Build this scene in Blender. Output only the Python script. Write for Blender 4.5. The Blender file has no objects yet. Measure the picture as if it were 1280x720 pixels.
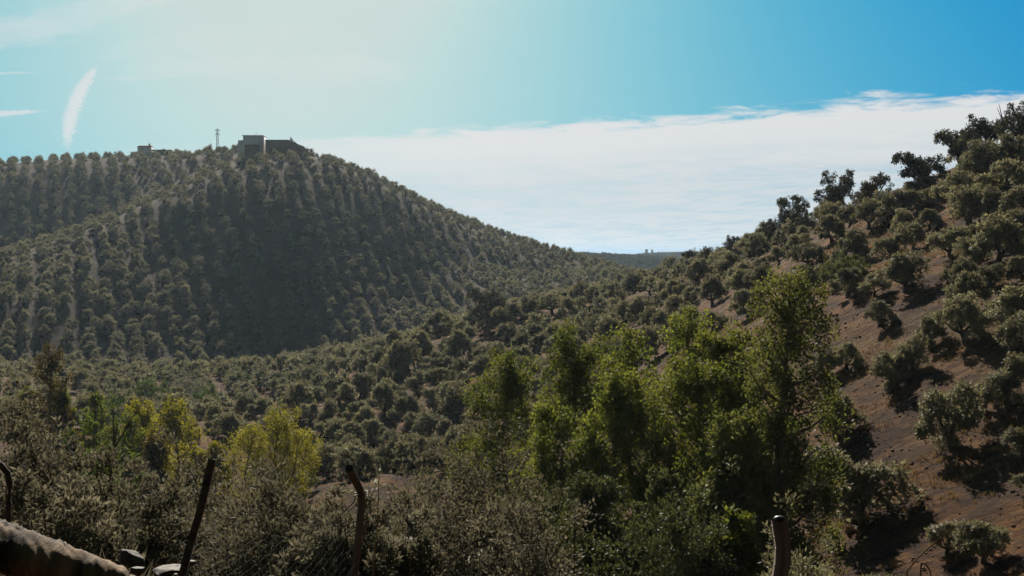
import bpy, math, random
import numpy as np

# ---------------------------------------------------------------- camera, sky, sun, exposure
SC = bpy.context.scene
COL = SC.collection
R = math.radians
F = 1758.0                       # focal length in photo pixels (1280 wide)
PITCH = math.atan(25.0 / F)      # horizon sits 25 px above the middle of the photo
SUN_EL, SUN_AZ = R(32.0), R(-9.0)

cam_d = bpy.data.cameras.new('camera'); cam_d.sensor_width = 36.0; cam_d.lens = F / 1280.0 * 36.0
cam_d.clip_start = 0.1; cam_d.clip_end = 40000.0
cam = bpy.data.objects.new('camera', cam_d); COL.objects.link(cam)
cam.location = (0, 0, 0); cam.rotation_euler = (math.pi / 2 - PITCH, 0, 0)
SC.camera = cam

SKY_STRENGTH = 0.05
SUN_STRENGTH = 5.0
SC.view_settings.view_transform = 'Standard'; SC.view_settings.look = 'None'
SC.view_settings.gamma = 1.0; SC.view_settings.exposure = 0.75
SC.view_settings.use_curve_mapping = False

W = bpy.data.worlds.new("World"); SC.world = W; W.use_nodes = True


def build_world():
    nt = W.node_tree; nt.nodes.clear(); N = nt.nodes; L = nt.links

    def new(t, **kw):
        n = N.new(t)
        for k, v in kw.items(): setattr(n, k, v)
        return n

    def val(x, sock):
        if isinstance(x, (int, float)): sock.default_value = x
        else: L.new(x, sock)

    def M(op, a, b=0.0, c=None, clamp=False):
        n = new('ShaderNodeMath', operation=op, use_clamp=clamp)
        val(a, n.inputs[0]); val(b, n.inputs[1])
        if c is not None: val(c, n.inputs[2])
        return n.outputs[0]

    def smooth(x, a, b):
        n = new('ShaderNodeMapRange', interpolation_type='SMOOTHSTEP')
        val(x, n.inputs[0]); n.inputs[1].default_value = a; n.inputs[2].default_value = b
        return n.outputs[0]

    def noise(vec, scale, detail, rough=0.55, dist=0.0):
        n = new('ShaderNodeTexNoise'); n.noise_dimensions = '3D'
        L.new(vec, n.inputs['Vector']); n.inputs['Scale'].default_value = scale
        n.inputs['Detail'].default_value = detail; n.inputs['Roughness'].default_value = rough
        n.inputs['Distortion'].default_value = dist
        return n.outputs[0]

    def comb(x, y, z=0.0):
        n = new('ShaderNodeCombineXYZ'); val(x, n.inputs[0]); val(y, n.inputs[1]); val(z, n.inputs[2])
        return n.outputs[0]

    def mix(f, a, b, blend='MIX'):
        n = new('ShaderNodeMix', data_type='RGBA', blend_type=blend)
        val(f, n.inputs[0])
        for x, s in ((a, n.inputs[6]), (b, n.inputs[7])):
            if isinstance(x, tuple): s.default_value = (*x, 1)
            else: L.new(x, s)
        return n.outputs[2]

    sky = new('ShaderNodeTexSky', sky_type='NISHITA')
    sky.sun_disc = False; sky.sun_elevation = SUN_EL; sky.sun_rotation = SUN_AZ
    sky.altitude = 300; sky.air_density = 1.0; sky.dust_density = 3.0; sky.ozone_density = 1.3
    # the photograph's cyan cast: contrast differs per channel of the sky's own colour
    K = 0.0375
    se = new('ShaderNodeSeparateColor'); L.new(sky.outputs[0], se.inputs[0])
    g1 = M('MULTIPLY', se.outputs[1], K)
    gn = M('DIVIDE', g1, 0.715)
    bb = M('MULTIPLY', M('MINIMUM', M('ADD', M('MULTIPLY', g1, 0.24), 0.55), M('MULTIPLY', M('MULTIPLY', g1, g1), 6.3)), 1 / K)
    gg = M('MULTIPLY', M('MULTIPLY', M('POWER', gn, 1.25), 0.76), 1 / K)
    rr = M('MAXIMUM', M('ADD', M('MULTIPLY', M('POWER', gn, 4.0), 0.66 / K), -0.035 / K), M('MULTIPLY', bb, M('SUBTRACT', 0.52, M('MULTIPLY', smooth(g1, 0.17, 0.335), 0.508))))
    def soft(val_, lim): return M('MINIMUM', val_, M('ADD', M('MULTIPLY', val_, 0.12), lim * 0.88 / K))   # highlights roll off as in the photograph
    gg = soft(gg, 0.72); rr = soft(rr, 0.60); bb = soft(bb, 0.71)
    cc = new('ShaderNodeCombineColor')
    for i_, s_ in enumerate((M('MINIMUM', rr, 1.1 / K), M('MINIMUM', gg, 1.05 / K), bb)): L.new(s_, cc.inputs[i_])
    base = cc.outputs[0]
    tc = new('ShaderNodeTexCoord')
    sp = new('ShaderNodeSeparateXYZ'); L.new(tc.outputs['Generated'], sp.inputs[0])
    x, y, z = sp.outputs
    zz = M('MAXIMUM', z, 0.012)
    u = M('DIVIDE', x, zz); v = M('DIVIDE', y, zz)        # a flat cloud sheet seen in perspective
    up = smooth(z, 0.0, 0.02)
    # the bank of layered cloud that fills the far side of the sky
    lv = M('MULTIPLY', M('LOGARITHM', M('MAXIMUM', M('DIVIDE', v, 8.0), 0.5), 2.718), 10.0)
    n1 = noise(comb(M('MULTIPLY', u, 0.8), M('MULTIPLY', lv, 0.8)), 1.0, 7, 0.62, 0.5)
    n2 = noise(comb(M('MULTIPLY', u, 2.4), M('MULTIPLY', lv, 1.35)), 1.1, 6, 0.65, 0.6)
    edge = M('ADD', M('ADD', v, M('MULTIPLY', u, 0.69)), -9.75)
    e2 = M('ADD', edge, M('ADD', M('MULTIPLY', M('SUBTRACT', n1, 0.5), 2.0), M('MULTIPLY', M('SUBTRACT', n2, 0.5), 2.3)))
    bank = smooth(e2, -0.05, 0.75)
    # the bank fades out towards the sun's side
    leftfade = smooth(u, -3.2, -0.4)
    bank = M('MULTIPLY', bank, M('ADD', M('MULTIPLY', leftfade, 0.75), 0.25))
    holes = smooth(M('ADD', M('MULTIPLY', n2, 0.6), M('MULTIPLY', n1, 0.9)), 0.60, 0.98)
    deep = smooth(edge, 0.4, 7.0)
    body = M('SUBTRACT', 1.0, M('MULTIPLY', M('MULTIPLY', holes, 0.30), deep))
    bank_f = M('MULTIPLY', M('MULTIPLY', bank, body), up)
    # thin cirrus streaks overhead
    c1 = noise(comb(M('ADD', M('MULTIPLY', u, 0.5), M('MULTIPLY', v, 0.22)), M('MULTIPLY', v, 1.25), 3.1), 0.9, 6, 0.6, 0.8)
    c2 = noise(comb(M('MULTIPLY', u, 0.22), M('MULTIPLY', v, 0.25), 7.7), 1.0, 2, 0.5)
    cir = M('MULTIPLY', M('MULTIPLY', smooth(c1, 0.46, 0.80), smooth(c2, 0.38, 0.60)), 0.85)
    cir = M('MULTIPLY', M('MULTIPLY', cir, up), smooth(M('MULTIPLY', u, -1.0), -1.0, 1.5))
    # angles, for the few separate wisps on the left
    yy = M('MAXIMUM', y, 0.05)
    ax = M('DIVIDE', x, yy); ez = M('DIVIDE', z, yy)      # tangents of azimuth and elevation
    front = smooth(y, 0.05, 0.2)

    def wisp(ax0, ez0, ax1, ez1, bend, w0, wtop, nscale, gain):
        # a streak from (ax0,ez0) to (ax1,ez1); t along it, s across it
        dx, dz = ax1 - ax0, ez1 - ez0; ln = math.hypot(dx, dz); dx /= ln; dz /= ln
        px_ = M('SUBTRACT', ax, ax0); pz_ = M('SUBTRACT', ez, ez0)
        t = M('DIVIDE', M('ADD', M('MULTIPLY', px_, dx), M('MULTIPLY', pz_, dz)), ln)
        s = M('ADD', M('MULTIPLY', px_, -dz), M('MULTIPLY', pz_, dx))
        bow = M('MULTIPLY', M('MULTIPLY', t, M('SUBTRACT', 1.0, t)), bend)
        nn = noise(comb(M('MULTIPLY', ax, nscale), M('MULTIPLY', ez, nscale * 2.2), 1.0), 1.0, 6, 0.65, 0.6)
        s2 = M('ADD', M('SUBTRACT', s, bow), M('MULTIPLY', M('SUBTRACT', nn, 0.5), w0 * 2.2))
        wid = M('MULTIPLY', M('ADD', w0, M('MULTIPLY', t, wtop - w0)), M('ADD', 0.4, M('MULTIPLY', M('MULTIPLY', t, M('SUBTRACT', 1.0, t)), 2.9)))
        a = M('SUBTRACT', 1.0, smooth(M('DIVIDE', M('ABSOLUTE', s2), wid), 0.35, 1.15))
        ends = M('MULTIPLY', smooth(t, -0.03, 0.25), M('SUBTRACT', 1.0, smooth(t, 0.93, 1.02)))
        tex = M('ADD', 0.45, M('MULTIPLY', nn, 0.9))
        return M('MULTIPLY', M('MULTIPLY', M('MULTIPLY', M('MULTIPLY', a, ends), tex), front), gain)

    def q(px, py): return ((px - 640) / F, (335 - py) / F)
    a0, a1 = q(84, 192), q(122, 84)
    w1 = wisp(*a0, *a1, 0.024, 0.0056, 0.0056, 330, 0.88)
    a0, a1 = q(62, 139), q(-60, 146)
    w2 = wisp(*a0, *a1, 0.0, 0.0016, 0.0032, 160, 0.75)
    a0, a1 = q(55, 91), q(-60, 93)
    w3 = wisp(*a0, *a1, 0.0, 0.0009, 0.0012, 160, 0.45)
    a0, a1 = q(120, 101), q(250, 90)
    w4 = wisp(*a0, *a1, 0.0, 0.003, 0.003, 60, 0.25)
    a0, a1 = q(-80, 66), q(250, -14)
    w5 = wisp(*a0, *a1, 0.004, 0.0125, 0.011, 34, 0.30)
    a0, a1 = q(560, 88), q(150, 84)
    w6 = wisp(*a0, *a1, -0.01, 0.0135, 0.008, 30, 0.26)
    a0, a1 = q(430, 30), q(120, 66)
    w7 = wisp(*a0, *a1, 0.006, 0.012, 0.010, 26, 0.16)
    wis = M('MAXIMUM', M('MAXIMUM', w1, w2), M('MAXIMUM', w3, w4))
    wis = M('MAXIMUM', wis, M('MAXIMUM', M('MAXIMUM', w5, w6), w7))
    low = smooth(edge, 0.5, 9.0)
    cloud = mix(M('MULTIPLY', low, 0.75), (0.765 / K, 0.775 / K, 0.78 / K), (0.62 / K, 0.68 / K, 0.71 / K))
    c = mix(cir, base, cloud)
    c = mix(bank_f, c, cloud)
    c = mix(wis, c, cloud)
    bg = new('ShaderNodeBackground'); dim = mix(1.0, c, (0.415, 0.415, 0.415), 'MULTIPLY'); L.new(dim, bg.inputs[0]); bg.inputs[1].default_value = SKY_STRENGTH
    out = new('ShaderNodeOutputWorld'); L.new(bg.outputs[0], out.inputs[0])


build_world()

sun_d = bpy.data.lights.new('sun', 'SUN'); sun_d.energy = SUN_STRENGTH; sun_d.angle = R(0.53)
sun_d.color = (1.0, 0.91, 0.77)
sun = bpy.data.objects.new('sun', sun_d); COL.objects.link(sun)
sun.rotation_euler = (math.pi / 2 - SUN_EL, 0, math.pi - SUN_AZ)

cy = SC.cycles
cy.max_bounces = 5; cy.diffuse_bounces = 3; cy.glossy_bounces = 1; cy.transmission_bounces = 3
cy.volume_bounces = 0; cy.transparent_max_bounces = 4
cy.use_denoising = True
cy.caustics_reflective = False; cy.caustics_refractive = False

# ---------------------------------------------------------------- helpers
rng = np.random.default_rng(7)
random.seed(7)
CP, SP = math.cos(PITCH), math.sin(PITCH)


def ray(px, py):
    """World direction through a photo pixel, scaled to one metre of depth (y)."""
    a = (px - 640) / F; b = (360 - py) / F
    x, y, z = a, CP + b * SP, -SP + b * CP
    return np.array((x / y, 1.0, z / y))


def P(px, py, d): return ray(px, py) * d


def proj(p):
    p = np.asarray(p, float)
    x, y, z = p[..., 0], p[..., 1], p[..., 2]
    dep = y * CP - z * SP; upv = y * SP + z * CP
    return 640 + F * x / dep, 360 - F * upv / dep


def perlin(x, y, seed=0):
    def h(i, j):
        n = (i * 374761393 + j * 668265263 + seed * 1442695041) & 0xffffffff
        n = ((n ^ (n >> 13)) * 1274126177) & 0xffffffff
        a = (n & 0xffff) / 65536.0 * 2 * np.pi
        return np.cos(a), np.sin(a)
    x = np.asarray(x, float); y = np.asarray(y, float)
    xi = np.floor(x).astype(np.int64); yi = np.floor(y).astype(np.int64)
    xf = x - xi; yf = y - yi
    uu = xf ** 3 * (xf * (xf * 6 - 15) + 10); vv = yf ** 3 * (yf * (yf * 6 - 15) + 10)

    def g(i, j):
        a, b = h(xi + i, yi + j); return a * (xf - i) + b * (yf - j)
    return ((g(0, 0) * (1 - uu) + g(1, 0) * uu) * (1 - vv) + (g(0, 1) * (1 - uu) + g(1, 1) * uu) * vv) * 1.4


class Buf:
    """Collects geometry and links it as one mesh."""
    def __init__(s): s.v = []; s.f = []; s.t = []; s.m = []; s.n = 0

    def add(s, v, f, tint=0.5, mat=0):
        v = np.asarray(v, float).reshape(-1, 3); f = np.asarray(f, int)
        s.v.append(v); s.f.append(f + s.n); s.n += len(v)
        s.t.append(np.broadcast_to(np.asarray(tint, float), (len(f),)).copy())
        s.m.append(np.full(len(f), mat, int))
        return s

    def mesh(s, name, mats, smooth=False):
        me = bpy.data.meshes.new(name)
        V = np.concatenate(s.v)
        sizes = np.concatenate([np.full(len(f), f.shape[1]) for f in s.f])
        idx = np.concatenate([f.ravel() for f in s.f])
        me.vertices.add(len(V)); me.vertices.foreach_set('co', V.ravel().astype(np.float32))
        me.loops.add(len(idx)); me.loops.foreach_set('vertex_index', idx.astype(np.int32))
        me.polygons.add(len(sizes))
        st = np.concatenate(([0], np.cumsum(sizes)[:-1]))
        me.polygons.foreach_set('loop_start', st.astype(np.int32))
        me.polygons.foreach_set('loop_total', sizes.astype(np.int32))
        if not isinstance(mats, (list, tuple)): mats = [mats]
        for m in mats: me.materials.append(m)
        me.polygons.foreach_set('material_index', np.concatenate(s.m).astype(np.int32))
        me.update(calc_edges=True)
        at = me.attributes.new('tint', 'FLOAT', 'FACE')
        at.data.foreach_set('value', np.concatenate(s.t).astype(np.float32))
        if smooth: me.polygons.foreach_set('use_smooth', np.ones(len(sizes), bool))
        me.validate()
        return me

    def obj(s, name, mats, parent=None, smooth=False, loc=None):
        return link(name, s.mesh(name, mats, smooth), parent, loc)


def link(name, data, parent=None, loc=None):
    o = bpy.data.objects.new(name, data); COL.objects.link(o)
    if parent is not None: o.parent = parent
    if loc is not None: o.location = loc
    return o


def tag(o, label=None, cat=None, group=None, kind=None):
    if label: o['label'] = label
    if cat: o['category'] = cat
    if group: o['group'] = group
    if kind: o['kind'] = kind
    return o


def thing(name, label, cat, loc, rz=0.0, group=None, scale=None):
    o = bpy.data.objects.new(name, None); COL.objects.link(o)
    o.empty_display_size = 0.3
    o.location = tuple(loc); o.rotation_euler = (0, 0, rz)
    if scale is not None: o.scale = scale
    return tag(o, label, cat, group)


def box(b, lo, hi, tint=0.5, mat=0):
    (x0, y0, z0), (x1, y1, z1) = lo, hi
    v = [(x0, y0, z0), (x1, y0, z0), (x1, y1, z0), (x0, y1, z0), (x0, y0, z1), (x1, y0, z1), (x1, y1, z1), (x0, y1, z1)]
    f = [(0, 3, 2, 1), (4, 5, 6, 7), (0, 1, 5, 4), (1, 2, 6, 5), (2, 3, 7, 6), (3, 0, 4, 7)]
    return b.add(v, f, tint, mat)


def tube(b, pts, rad, n=7, tint=0.5, mat=0, wob=0.0, cap=True):
    pts = np.asarray(pts, float); k = len(pts)
    rad = np.broadcast_to(np.asarray(rad, float), (k,))
    T = np.gradient(pts, axis=0); T /= np.linalg.norm(T, axis=1)[:, None] + 1e-9
    ref = np.array((0.0, 0.0, 1.0)) if abs(T[:, 2]).mean() < 0.8 else np.array((1.0, 0.1, 0.0))
    A = np.cross(T, ref); A /= np.linalg.norm(A, axis=1)[:, None] + 1e-9
    B = np.cross(T, A)
    ang = np.arange(n) / n * 2 * np.pi
    rr = rad[:, None] * (1 + wob * rng.uniform(-1, 1, (k, n)))
    V = pts[:, None, :] + rr[..., None] * (np.cos(ang)[None, :, None] * A[:, None, :] + np.sin(ang)[None, :, None] * B[:, None, :])
    V = V.reshape(-1, 3)
    f = []
    for i in range(k - 1):
        for j in range(n):
            f.append((i * n + j, i * n + (j + 1) % n, (i + 1) * n + (j + 1) % n, (i + 1) * n + j))
    b.add(V, f, tint, mat)
    if cap:
        for i, flip in ((0, True), (k - 1, False)):
            c = np.vstack((V[i * n:(i + 1) * n], pts[i:i + 1]))
            tri = [((j + 1) % n, j, n) if flip else (j, (j + 1) % n, n) for j in range(n)]
            b.add(c, tri, tint, mat)
    return b


def unit(v): return v / (np.linalg.norm(v, axis=-1, keepdims=True) + 1e-9)


def rdir(n): return unit(rng.normal(size=(n, 3)))


def leaves(b, C, rad, k, L, Wd, out=None, upw=0.25, shell=0.5, lay=0.8, tint_c=None, mat=0, flat=1.0, outw=0.6, face=1.0, upf=.45):
    """k leaves round each clump centre C (radius rad): thin four-sided leaf blades."""
    C = np.asarray(C, float); n = len(C)
    rad = np.broadcast_to(np.asarray(rad, float), (n,))
    d = rdir(n * k).reshape(n, k, 3)
    r = rng.uniform(0, 1, (n, k, 1)) ** shell
    off = d * r * rad[:, None, None]; off[..., 2] *= flat
    p = (C[:, None, :] + off).reshape(-1, 3)
    o = d if out is None else unit(d + out[:, None, :])
    ax = unit(o.reshape(-1, 3) * outw + rdir(n * k) * lay + np.array((0, 0, upw)))
    sd = unit(np.cross(ax, rdir(n * k) + face * (o.reshape(-1, 3) + np.array((0, 0, upf)))))
    s = rng.uniform(0.7, 1.3, (n * k, 1))
    l = L * s; w = Wd * s
    nor = np.cross(ax, sd)
    V = np.stack((p, p + ax * l * 0.45 + sd * w * 0.5 + nor * l * 0.06, p + ax * l, p + ax * l * 0.45 - sd * w * 0.5 + nor * l * 0.06), 1).reshape(-1, 3)
    Fc = np.arange(n * k * 4).reshape(-1, 4)
    tc = rng.uniform(0, 1, n) if tint_c is None else np.asarray(tint_c, float)
    t = np.clip(np.repeat(tc, k) * 0.5 + rng.uniform(0, 1, n * k) * 0.5, 0, 1)
    b.add(V, Fc, t, mat)
    return b


def ico():
    t = (1 + 5 ** .5) / 2
    v = np.array([(-1, t, 0), (1, t, 0), (-1, -t, 0), (1, -t, 0), (0, -1, t), (0, 1, t), (0, -1, -t), (0, 1, -t), (t, 0, -1), (t, 0, 1), (-t, 0, -1), (-t, 0, 1)], float)
    f = [(0, 11, 5), (0, 5, 1), (0, 1, 7), (0, 7, 10), (0, 10, 11), (1, 5, 9), (5, 11, 4), (11, 10, 2), (10, 7, 6), (7, 1, 8), (3, 9, 4), (3, 4, 2), (3, 2, 6), (3, 6, 8), (3, 8, 9), (4, 9, 5), (2, 4, 11), (6, 2, 10), (8, 6, 7), (9, 8, 1)]
    return unit(v), np.array(f)


ICO_V, ICO_F = ico()


def ico2():
    v = list(map(tuple, ICO_V)); f2 = []; mid = {}

    def m(a, b_):
        k = (min(a, b_), max(a, b_))
        if k not in mid:
            p = np.array(v[a]) + np.array(v[b_]); v.append(tuple(p / np.linalg.norm(p))); mid[k] = len(v) - 1
        return mid[k]
    for a, b_, c in ICO_F:
        x, y, z = m(a, b_), m(b_, c), m(c, a)
        f2 += [(a, x, z), (b_, y, x), (c, z, y), (x, y, z)]
    return np.array(v), np.array(f2)


ICO2_V, ICO2_F = ico2()
_a, _b = ICO_V, ICO_F
ICO_V, ICO_F = ICO2_V, ICO2_F
ICO3_V, ICO3_F = ico2()
ICO_V, ICO_F = _a, _b


def blob(b, c, r, jit=0.2, fine=False, tint=0.2, mat=0, sq=(1, 1, 1)):
    v, f = (ICO2_V, ICO2_F) if fine else (ICO_V, ICO_F)
    V = v * (1 + rng.uniform(-jit, jit, (len(v), 1))) * r * np.asarray(sq) + np.asarray(c)
    return b.add(V, f, tint, mat)


# ---------------------------------------------------------------- materials
MATS = {}


def mat_nodes(name):
    m = bpy.data.materials.new(name); m.use_nodes = True
    nt = m.node_tree; nt.nodes.clear()
    out = nt.nodes.new('ShaderNodeOutputMaterial')
    MATS[name] = m
    return m, nt, out


def rgb(c): return (c[0], c[1], c[2], 1.0)


def leaf_mat(name, dark, light, trans=0.3, tcol=None, gloss=0.05, rough=0.45, vary=0.25):
    m, nt, out = mat_nodes(name); N = nt.nodes; L = nt.links
    at = N.new('ShaderNodeAttribute'); at.attribute_name = 'tint'
    oi = N.new('ShaderNodeObjectInfo')
    mx = N.new('ShaderNodeMix'); mx.data_type = 'RGBA'
    mx.inputs[6].default_value = rgb(dark); mx.inputs[7].default_value = rgb(light)
    L.new(at.outputs['Fac'], mx.inputs[0])
    mr = N.new('ShaderNodeMapRange'); mr.inputs[3].default_value = 1 - vary; mr.inputs[4].default_value = 1 + vary
    L.new(oi.outputs['Random'], mr.inputs[0])
    sc = N.new('ShaderNodeVectorMath'); sc.operation = 'SCALE'
    L.new(mx.outputs[2], sc.inputs[0]); L.new(mr.outputs[0], sc.inputs['Scale'])
    df = N.new('ShaderNodeBsdfDiffuse'); L.new(sc.outputs[0], df.inputs[0])
    tr = N.new('ShaderNodeBsdfTranslucent')
    tm = N.new('ShaderNodeMix'); tm.data_type = 'RGBA'; tm.blend_type = 'MULTIPLY'; tm.inputs[0].default_value = 1.0
    L.new(sc.outputs[0], tm.inputs[6]); tm.inputs[7].default_value = rgb(tcol or (1.2, 1.25, 0.7))
    L.new(tm.outputs[2], tr.inputs[0])
    a = N.new('ShaderNodeMixShader'); a.inputs[0].default_value = trans
    L.new(df.outputs[0], a.inputs[1]); L.new(tr.outputs[0], a.inputs[2])
    gl = N.new('ShaderNodeBsdfGlossy'); gl.inputs['Roughness'].default_value = rough; gl.inputs[0].default_value = (0.9, 0.92, 0.9, 1)
    c = N.new('ShaderNodeMixShader'); c.inputs[0].default_value = gloss
    L.new(a.outputs[0], c.inputs[1]); L.new(gl.outputs[0], c.inputs[2])
    L.new(c.outputs[0], out.inputs[0])
    return m


def rough_mat(name, c0, c1, scale=4.0, detail=5, bump=0.3, rough=0.9, metal=0.0, stretch=(1, 1, 1), spec=0.2, lo=0.35, hi=0.65, bd=0.05):
    m, nt, out = mat_nodes(name); N = nt.nodes; L = nt.links
    tc = N.new('ShaderNodeTexCoord')
    mp = N.new('ShaderNodeMapping'); mp.inputs['Scale'].default_value = stretch
    L.new(tc.outputs['Object'], mp.inputs[0])
    n = N.new('ShaderNodeTexNoise'); n.inputs['Scale'].default_value = scale; n.inputs['Detail'].default_value = detail
    n.inputs['Roughness'].default_value = 0.65
    L.new(mp.outputs[0], n.inputs['Vector'])
    mr = N.new('ShaderNodeMapRange'); mr.inputs[1].default_value = lo; mr.inputs[2].default_value = hi
    L.new(n.outputs[0], mr.inputs[0])
    mx = N.new('ShaderNodeMix'); mx.data_type = 'RGBA'; mx.inputs[6].default_value = rgb(c0); mx.inputs[7].default_value = rgb(c1)
    L.new(mr.outputs[0], mx.inputs[0])
    p = N.new('ShaderNodeBsdfPrincipled'); L.new(mx.outputs[2], p.inputs['Base Color'])
    p.inputs['Roughness'].default_value = rough; p.inputs['Metallic'].default_value = metal
    p.inputs['Specular IOR Level'].default_value = spec
    if bump:
        b = N.new('ShaderNodeBump'); b.inputs['Strength'].default_value = bump; b.inputs['Distance'].default_value = bd
        L.new(n.outputs[0], b.inputs['Height']); L.new(b.outputs[0], p.inputs['Normal'])
    L.new(p.outputs[0], out.inputs[0])
    return m


M_OLIVE = leaf_mat('olive_leaf', (0.098, 0.092, 0.058), (0.300, 0.280, 0.202), 0.34, (1.1, 1.1, 0.75), 0.025, 0.55)
M_OLIVE2 = leaf_mat('green_olive_leaf', (0.055, 0.062, 0.030), (0.150, 0.158, 0.080), 0.30, (1.15, 1.15, 0.7), 0.025, 0.55)
M_OAK = leaf_mat('oak_leaf', (0.035, 0.036, 0.018), (0.085, 0.080, 0.048), 0.2, (1.2, 1.1, 0.6), 0.025, 0.55)
M_POP = leaf_mat('poplar_leaf', (0.044, 0.058, 0.018), (0.150, 0.165, 0.056), 0.52, (1.5, 1.45, 0.55), 0.025, 0.55)
M_EUC = leaf_mat('eucalyptus_leaf', (0.040, 0.050, 0.022), (0.130, 0.138, 0.062), 0.48, (1.4, 1.35, 0.6), 0.025, 0.55)
M_GOLD = leaf_mat('golden_leaf', (0.098, 0.102, 0.018), (0.235, 0.225, 0.052), 0.50, (1.45, 1.35, 0.4), 0.025, 0.55)
M_AUT = leaf_mat('rusty_leaf', (0.065, 0.055, 0.020), (0.150, 0.120, 0.045), 0.4, (1.2, 1.1, 0.5), 0.025, 0.55)
M_DUSK = leaf_mat('dusky_leaf', (0.035, 0.032, 0.012), (0.110, 0.088, 0.030), 0.4, (1.4, 1.2, 0.4), 0.025, 0.55)
M_GREEN = leaf_mat('fresh_leaf', (0.045, 0.075, 0.022), (0.110, 0.150, 0.045), 0.35, (1.2, 1.25, 0.6), 0.025, 0.55)
M_SHRUB = leaf_mat('shrub_leaf', (0.066, 0.063, 0.047), (0.225, 0.207, 0.165), 0.34, (1.1, 1.06, 0.85), 0.012, 0.6)
M_SILVER = leaf_mat('silver_leaf', (0.070, 0.066, 0.050), (0.225, 0.208, 0.170), 0.3, (1.1, 1.05, 0.8), 0.015, 0.6)
M_STRAW = leaf_mat('straw', (0.12, 0.076, 0.034), (0.27, 0.185, 0.088), 0.35, (1.1, 1.0, 0.75), 0.025, 0.55)
M_HUSK = leaf_mat('oat_husk', (0.18, 0.16, 0.115), (0.30, 0.27, 0.205), 0.25, (1.0, 1.0, 0.9), 0.03, 0.5)
M_PLUME = leaf_mat('reed_plume', (0.16, 0.15, 0.12), (0.30, 0.28, 0.22), 0.35, (1.0, 1.0, 0.9), 0.025, 0.55)
M_BARK = rough_mat('bark', (0.045, 0.036, 0.028), (0.12, 0.10, 0.08), 3.0, 6, 0.6, stretch=(3, 3, 0.8))
M_PALEBARK = rough_mat('pale_bark', (0.09, 0.075, 0.055), (0.26, 0.22, 0.17), 2.5, 6, 0.5, stretch=(3, 3, 0.6))
M_WHITE = rough_mat('whitewash', (0.74, 0.84, 0.93), (0.84, 0.90, 0.96), 0.6, 5, 0.15)
M_BRICK = rough_mat('rammed_earth', (0.15, 0.085, 0.055), (0.26, 0.16, 0.11), 0.8, 7, 0.5)
M_STONE = rough_mat('rubble_stone', (0.16, 0.13, 0.10), (0.33, 0.28, 0.22), 1.2, 7, 0.6)
M_TILE = rough_mat('roof_tile', (0.13, 0.055, 0.035), (0.24, 0.12, 0.08), 2.0, 5, 0.4)
M_DARK = rough_mat('dark_opening', (0.02, 0.02, 0.022), (0.04, 0.04, 0.045), 2.0, 2, 0.0)
M_STEEL = rough_mat('galvanised_steel', (0.20, 0.21, 0.22), (0.34, 0.35, 0.36), 8, 4, 0.1, 0.5, 0.6)
M_RUST = rough_mat('rusty_steel', (0.040, 0.030, 0.026), (0.115, 0.085, 0.066), 14, 6, 0.35, 0.75, 0.25, spec=0.4, bd=0.004)
M_RUSTP = rough_mat('painted_post', (0.10, 0.075, 0.06), (0.20, 0.155, 0.125), 10, 6, 0.3, 0.65, 0.15, stretch=(1, 1, 0.3), spec=0.4, bd=0.004)
M_CAP = rough_mat('black_rubber', (0.008, 0.008, 0.009), (0.02, 0.02, 0.022), 12, 2, 0.1, 0.5, spec=0.4)
M_LOG = rough_mat('log_wood', (0.022, 0.013, 0.008), (0.25, 0.160, 0.092), 4.6, 9, 1.0, 0.85, stretch=(3.6, 0.7, 0.7), lo=0.38, hi=0.62, bd=0.012)
M_CUT = rough_mat('cut_wood', (0.24, 0.16, 0.10), (0.36, 0.26, 0.17), 12, 4, 0.2)
M_ROCK = rough_mat('dark_rock', (0.022, 0.019, 0.016), (0.10, 0.085, 0.068), 14, 8, 0.8, 0.75, spec=0.4, bd=0.02)
M_PALEROCK = rough_mat('pale_rock', (0.20, 0.17, 0.13), (0.38, 0.33, 0.26), 8, 8, 0.6, 0.8)
M_CLOD = rough_mat('clod', (0.045, 0.028, 0.016), (0.14, 0.085, 0.045), 1.5, 4, 0.4)


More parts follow.
